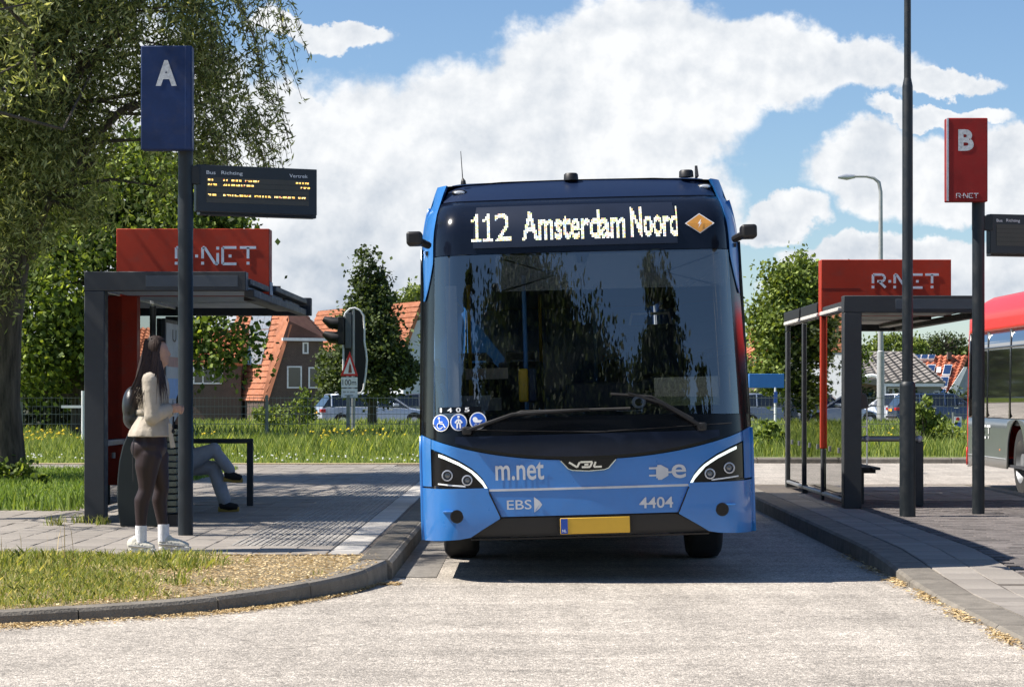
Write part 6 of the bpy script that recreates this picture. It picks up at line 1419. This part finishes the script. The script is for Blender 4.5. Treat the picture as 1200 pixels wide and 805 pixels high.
def plane_roof(name, root, a, c, d, e, m, th=.18, course=.30, wave=.26):
    """tiled slope a(bottom left) c(bottom right) d(top right) e(top left): courses of rolled tiles as stepped geometry"""
    a, c, d, e = [Vector(p) for p in (a, c, d, e)]; n = (c-a).cross(e-a).normalized()
    if n.z < 0: n = -n
    H = ((e-a).length+(d-c).length)/2; Wd = ((c-a).length+(d-e).length)/2; nr = max(2, int(H/course)); nc = max(2, int(Wd/wave))
    b = MB()
    for r in range(nr):
        t0, t1 = r/nr, (r+1)/nr; row = []
        for q in range(nc*2+1):
            s = q/(nc*2); up = .11 if q % 2 else .0
            p0 = a.lerp(c, s).lerp(e.lerp(d, s), t0); p1 = a.lerp(c, s).lerp(e.lerp(d, s), min(1, t1)); row.append((p0+n*(.06+up), p1+n*(.0+up), p0+n*0.0))
        vs = [x for tr in row for x in tr]; fs = []
        for q in range(nc*2): i = q*3; fs += [(i, i+3, i+4, i+1), (i+2, i+5, i+3, i)]
        b.add(vs, fs)
    b.add([a, c, d, e, a-n*th, c-n*th, d-n*th, e-n*th], [(0, 1, 2, 3), (4, 7, 6, 5), (0, 4, 5, 1), (1, 5, 6, 2), (2, 6, 7, 3), (3, 7, 4, 0)]); return b.build(name, m, root)
def win(root, x0, x1, z0, z1, y, mull=1, sill=True):
    f = .07; b = MB(); b.box(x0, x1, y-.06, y+.02, z1-f, z1); b.box(x0, x1, y-.06, y+.02, z0, z0+f); b.box(x0, x0+f, y-.06, y+.02, z0+f, z1-f); b.box(x1-f, x1, y-.06, y+.02, z0+f, z1-f)
    for i in range(1, mull): x = x0+(x1-x0)*i/mull; b.box(x-.03, x+.03, y-.055, y+.02, z0+f, z1-f)
    w = b.build('window', M_trim, root)
    for i in range(mull): b = MB(); xa = x0+(x1-x0)*i/mull; xb_ = x0+(x1-x0)*(i+1)/mull; b.box(xa+.03, xb_-.03, y-.02, y-.01, z0+f, z1-f); b.build('pane', M_hglass, w)
    b = MB(); b.box(x0-.02, x1+.02, y-.014, y-.008, z0+f+.0, z0+f+(z1-z0)*.0+.001); return w
# A: brown gabled house, gable plane local x (to the right), ridge runs away along +y local
DA = 110; ka = DA/FPX; ya = .42; ca = math.cos(ya)
A = house('dark brown brick house with orange tiled cat-slide roof left of the traffic light', 345, DA, ya)
gx_ = lambda p: (p-345)*ka/ca
gz_ = lambda p: CH+(462-p)*ka
LA = 8.8
lx, lz = gx_(311), gz_(470); apx, apz = 0, gz_(345); rx_, rz_ = gx_(379.5), gz_(397)
b = MB(); b.prism([(lx, 0), (lx, lz), (gx_(334), gz_(397)), (rx_-.1, gz_(397)), (rx_-.1, 0)], lambda a, c: (a, 0, c), lambda a, c: (a, LA, c)); b.build('wall', M_bbrown, A)
plane_roof('roof', A, (lx, -.12, lz), (lx, LA, lz), (apx, LA, apz), (apx, 1.3, apz), M_torange)
b = MB(); plane_roof('roof', A, (lx, -.12, lz), (lx+.01, -.10, lz), (apx, 1.3, apz), (gx_(338), -.1, gz_(380)), M_torange, course=.5)
plane_roof('roof', A, (rx_+.05, -.12, rz_), (rx_+.05, LA, rz_), (apx, LA, apz), (apx, 1.3, apz), M_tbrown)
b = MB(); b.add([(gx_(331), -.16, gz_(397)), (rx_+.05, -.16, gz_(397)), (apx, 1.35, apz+.05), (gx_(331), .0, gz_(397)-.1), (rx_, .0, gz_(397)-.1), (gx_(338), -.12, gz_(376))], [(0, 1, 2, 5), (3, 4, 1, 0)]); b.build('hip', M_tbrown, A)
b = MB(); b.box(gx_(330), rx_+.1, -.26, -.12, gz_(399.5), gz_(396)); b.build('fascia', M_trim, A)
win(A, gx_(354), gx_(360.5), gz_(414.5), gz_(401), 0); win(A, gx_(336.5), gx_(353), gz_(455), gz_(429), 0); win(A, gx_(360.5), gx_(376.5), gz_(455), gz_(430), 0)
# solar sheet on the left slope
def on_slope(s, t, off=.16):  # s along ridge (0..1), t from eave to ridge
    a = Vector((lx, -.12+s*(LA+.12), lz)); e = Vector((apx, 1.3+s*(LA-1.3), apz)); n = Vector((-(apz-lz), 0, apx-lx)).normalized(); return a.lerp(e, t)+n*off
for i in range(3):
    for j in range(3):
        s0, s1 = .16+i*.15, .16+i*.15+.145; t0, t1 = .34+j*.17, .34+j*.17+.163; b = MB(); q = [on_slope(s0, t0), on_slope(s1, t0), on_slope(s1, t1), on_slope(s0, t1)]; q2 = [on_slope(s0, t0, .1), on_slope(s1, t0, .1), on_slope(s1, t1, .1), on_slope(s0, t1, .1)]
        b.add(q+q2, [(0, 1, 2, 3), (0, 4, 5, 1), (1, 5, 6, 2), (2, 6, 7, 3), (3, 7, 4, 0)]); b.build('solar_panel', M_solg, A)
b = MB(); b.box(apx-.25, apx+.25, 3, 3.5, apz-.3, apz+.55); b.build('chimney', M_bbrown, A)
A2 = house('low dark brick annex with wide white window left of the brown gabled house', 238, 112, 0); kb = 112/FPX
b = MB(); b.box(-2.0, 1.9, 0, 5, 0, CH+(462-425)*kb); b.build('wall', M_bbrown, A2)
w = win(A2, -.5, 1.0, CH+(462-450)*kb, CH+(462-427)*kb, 0, 3)
plane_roof('roof', A2, (-2.1, -.2, CH+(462-425)*kb), (2.0, -.2, CH+(462-425)*kb), (2.0, 3, CH+(462-385)*kb), (-2.1, 3, CH+(462-385)*kb), M_torange)
# B: white-walled house with orange roof
DB = 130; kb = DB/FPX; yb = .45; cb_ = math.cos(yb)
Bh = house('white-walled house with bright orange tiled roof behind the linden', 492, DB, yb); hz = lambda p: CH+(462-p)*kb
drop = hz(354)-hz(408); dxl = -(492-473)*kb/cb_; Lb = 1.3*(492-379)*kb/math.sin(yb)
b = MB(); b.prism([(dxl, 0), (dxl, hz(408)), (0, hz(355)), (3.0, hz(408)), (3.0, 0)], lambda a, c: (a, 0, c), lambda a, c: (a, Lb-.3, c)); b.build('wall', M_stucco, Bh)
plane_roof('roof', Bh, (dxl-.05, -.2, hz(409)), (dxl-.05, Lb, hz(409)), (0, Lb, hz(354)), (0, -.2, hz(354)), M_torange)
plane_roof('roof', Bh, (3.1, -.2, hz(409)), (3.1, Lb, hz(409)), (0, Lb, hz(354)), (0, -.2, hz(354)), M_torange)
win(Bh, .0-.25, .35, hz(442), hz(427), 0)
# C: beige bungalow with grey hipped roof
DC = 112; kc = DC/FPX; cx_ = lambda p: (p-1037)*kc
C_ = house('beige brick bungalow with dark grey hipped roof seen through the right shelter', 1037, DC, 0); cz_ = lambda p: CH+(462-p)*kc
b = MB(); b.box(cx_(990), cx_(1036), .4, 6, 0, cz_(447)); b.build('wall', M_bbeige, C_)
b = MB(); b.box(cx_(1036)+.003, cx_(1103), .0, 6, 0, cz_(472)); b.build('wall', M_bgrey, C_)
b = MB(); b.box(cx_(1036)+.003, cx_(1103), .01, 6, cz_(472), cz_(449)); b.build('panel', mat('grey_wall_panel', (.34, .35, .34), .7), C_)
b = MB(); b.box(cx_(1034.5), cx_(1104), -.5, -.38, cz_(453), cz_(449)); b.box(cx_(1034.5), cx_(1036.5), -.5, -.4, 0, cz_(453)); b.build('fascia', M_trim, C_)
win(C_, cx_(1040), cx_(1047), cz_(470), cz_(454), -.02, 1); win(C_, cx_(1047), cx_(1054), cz_(470), cz_(454), -.02, 1); win(C_, cx_(1093), cx_(1101), cz_(470), cz_(458), -.02, 1)
b = MB(); b.box(cx_(1019), cx_(1025.5), .36, .42, cz_(471), cz_(459)); b.build('shutter', mat('teal_shutter', (.03, .09, .10), .6), C_)
plane_roof('roof', C_, (cx_(1034), -.5, cz_(449.5)), (cx_(1105), -.5, cz_(449.5)), (cx_(1078), 3.0, cz_(413)), (cx_(1022), 3.0, cz_(413)), M_tgrey, wave=.4)
plane_roof('roof', C_, (cx_(985), -.1, cz_(441)), (cx_(1034), -.45, cz_(449)), (cx_(1023), 3.0, cz_(413.5)), (cx_(1006), 3.0, cz_(413.5)), M_tgrey, wave=.4)
plane_roof('roof', C_, (cx_(1105), -.5, cz_(449.5)), (cx_(1105), 6.5, cz_(449.5)), (cx_(1080), 3.3, cz_(413)), (cx_(1078), 3.0, cz_(413)), M_tgrey, wave=.4)
b = MB(); b.tube([(cx_(1023), 2.95, cz_(412.5)), (cx_(1034), -.5, cz_(448))], .09, 6); b.tube([(cx_(1022), 3, cz_(412.5)), (cx_(1078), 3, cz_(412.5))], .09, 6); b.build('ridge_tiles', M_tgrey, C_)
b = MB(); b.tube([(cx_(1008), -.15, cz_(443)), (cx_(1020), -.3, cz_(440)), (cx_(1026), -.35, cz_(441)), (cx_(1030), -.4, cz_(446))], .10, 6); b.build('white_gutter', M_trim, C_)
# D: orange roofs with solar panels, white trimmed gable
DD = 128; kd = DD/FPX; dx_ = lambda p: (p-1130)*kd; dz_ = lambda p: CH+(462-p)*kd
Dh = house('orange tiled house with rows of blue solar panels and a white diagonal verge at right', 1130, DD, 0)
b = MB(); b.box(dx_(1062), dx_(1150), 2.2, 7, 0, dz_(440)); b.build('wall', M_bgrey, Dh)
def slope(px, py): t = (478-py)/(478-416); return (dx_(px), -.1+t*4.0, dz_(py))
plane_roof('roof', Dh, slope(1064, 478), slope(1108, 478), slope(1150, 416), slope(1070, 416), M_torange2)
def solar(poly):
    P_ = [Vector(slope(*p)) for p in poly]; n = (P_[1]-P_[0]).cross(P_[3]-P_[0]).normalized(); n = n if n.z > 0 else -n; ctr = sum(P_, Vector())/4
    b = MB(); q = [p+n*.26 for p in P_]; b.add(q+P_, [(0, 1, 2, 3), (0, 4, 5, 1), (1, 5, 6, 2), (2, 6, 7, 3), (3, 7, 4, 0)]); o = b.build('solar_panel', M_trim, Dh)
    b = MB(); q = [ctr+(p-ctr)*.86+n*.28 for p in P_]; b.add(q, [(0, 1, 2, 3)]); b.build('cells', M_solar, o)
for i in range(4): x = 1073+i*8.6; solar([(x, 423.5), (x+8, 423.5), (x+11, 418.3), (x+3, 418.3)])
solar([(1092, 443), (1101.5, 443), (1107, 430.5), (1097.5, 430.5)]); solar([(1111.5, 443), (1121, 443), (1127, 430.5), (1117.5, 430.5)]); solar([(1103.5, 457.5), (1114, 457.5), (1119.5, 445), (1109.5, 445)]); solar([(1101, 470), (1108.5, 470), (1112.5, 459.5), (1102.8, 459.5)])
b = MB(); q = [slope(1105.5, 438.5), slope(1111, 438.5), slope(1113.5, 431.5), slope(1108, 431.5)]; b.add([Vector(p)+Vector((0, -.15, .12)) for p in q], [(0, 1, 2, 3)]); b.build('roof_window', mat('skylight', (.6, .62, .62), .2), Dh)
b = MB(); b.add([(dx_(1108), -.25, dz_(480)), (dx_(1101), -.25, dz_(468)), (dx_(1104.5), -.25, dz_(468)), (dx_(1129), -.2, dz_(430)), (dx_(1133), -.2, dz_(430)), (dx_(1112), -.25, dz_(477))], [(0, 1, 2), (0, 2, 3, 4, 5)]); o = b.build('verge_board', M_trim, Dh); so = o.modifiers.new('s', 'SOLIDIFY'); so.thickness = .1
b = MB(); b.prism([(dx_(1109), 0), (dx_(1109), dz_(474)), (dx_(1131), dz_(432)), (dx_(1155), dz_(432)), (dx_(1155), 0)], lambda a, c: (a, -.12, c), lambda a, c: (a, .3, c)); b.build('gable_wall', mat('pale_grey_render', (.36, .38, .42), .9), Dh)
win(Dh, dx_(1122.5), dx_(1127.5), dz_(474), dz_(458), -.12)
b = MB(); b.box(dx_(1123), dx_(1128), 3.2, 3.6, dz_(420), dz_(411)); b.build('chimney', M_bbrown, Dh)
Eh = house('small far house with red roof peeping between the blue bus and lime tree', 880, 150, 0); ke = 150/FPX
b = MB(); b.box(-4, .9, 0, 5, 0, CH+(462-421)*ke); b.build('wall', M_bbeige, Eh); plane_roof('roof', Eh, (-4.2, -.3, CH+(462-420)*ke), (1.1, -.3, CH+(462-420)*ke), (-.2, 2.5, CH+(462-402)*ke), (-4.2, 2.5, CH+(462-402)*ke), M_torange2)
win(Eh, -.6, .5, .9, 2.1, 0, 2)
Gh = house('row house with orange lower wall reflected behind the right shelter glass', 940, 118, 0)
b = MB(); b.box(-2.4, 2.4, 0, 6, 0, 3.0); b.build('wall', M_bbrown, Gh); plane_roof('roof', Gh, (-2.6, -.3, 3.0), (2.6, -.3, 3.0), (2.6, 3, 5.0), (-2.6, 3, 5.0), M_torange)
for x in (-1.8, -.3, 1.1): win(Gh, x, x+.8, 1.0, 2.2, 0)
tree('garden_bush', 'tall dark garden bush between the brown gabled house and the linden', (P(386, 0, 100).x, 100, 0), [E(386, 448, 100, .50, .7, .8), E(384, 428, 100, .38, .6, .6), E(388, 465, 100, .6, .7, .6)],
    [(P(386, 0, 100).x, 100, 0), (P(386, 0, 100).x, 100, .9), (P(386, 0, 100).x, 100, 2.2)], 40, 80, .28, .09, L_linden, r0=.06, cat='bush')
# ---------------- behind the camera (mirrored in the windscreen) ----------------
cam_tree('col', 'narrow poplar behind the camera, mirrored at the left of the windscreen', -11.4, -23, 14.0, 1.4, 60, 120)
cam_tree('round', 'broad tree behind the camera, mirrored in the middle of the windscreen', -2.2, -24, 14.6, 7.6, 300, 140)
cam_tree('cone', 'conical linden behind the camera, mirrored right of the middle', 9.0, -23, 14.4, 4.4, 200, 130)
cam_tree('col', 'slim cypress behind the camera, mirrored at the right', 13.6, -23, 12.7, 1.0, 50, 110)
cam_tree('col', 'thinnest cypress behind the camera, mirrored at the far right', 15.4, -23, 12.4, .5, 40, 80)
rl = empty('street_lamp', (-8.3, -23, 0), 'two-armed street lamp behind the camera, mirrored in the windscreen', 'street lamp')
b = MB(); b.tube([(0, 0, 0), (0, 0, 13.4)], [.12, .06], 10); b.tube([(0, 0, 12.4), (-.9, 0, 12.7)], .04, 6); b.build('pole', M_pole2, rl, smooth=True)
for x, z in ((0, 13.5), (-1.0, 12.75)): b = MB(); b.ell((x, 0, z), (.35, .2, .12), 12, 8); b.build('lamp_head', M_pole2, rl, smooth=True)
print('OBJECTS', len(bpy.data.objects), 'TRIS', sum(len(m.loops)-2*len(m.polygons) for m in bpy.data.meshes))
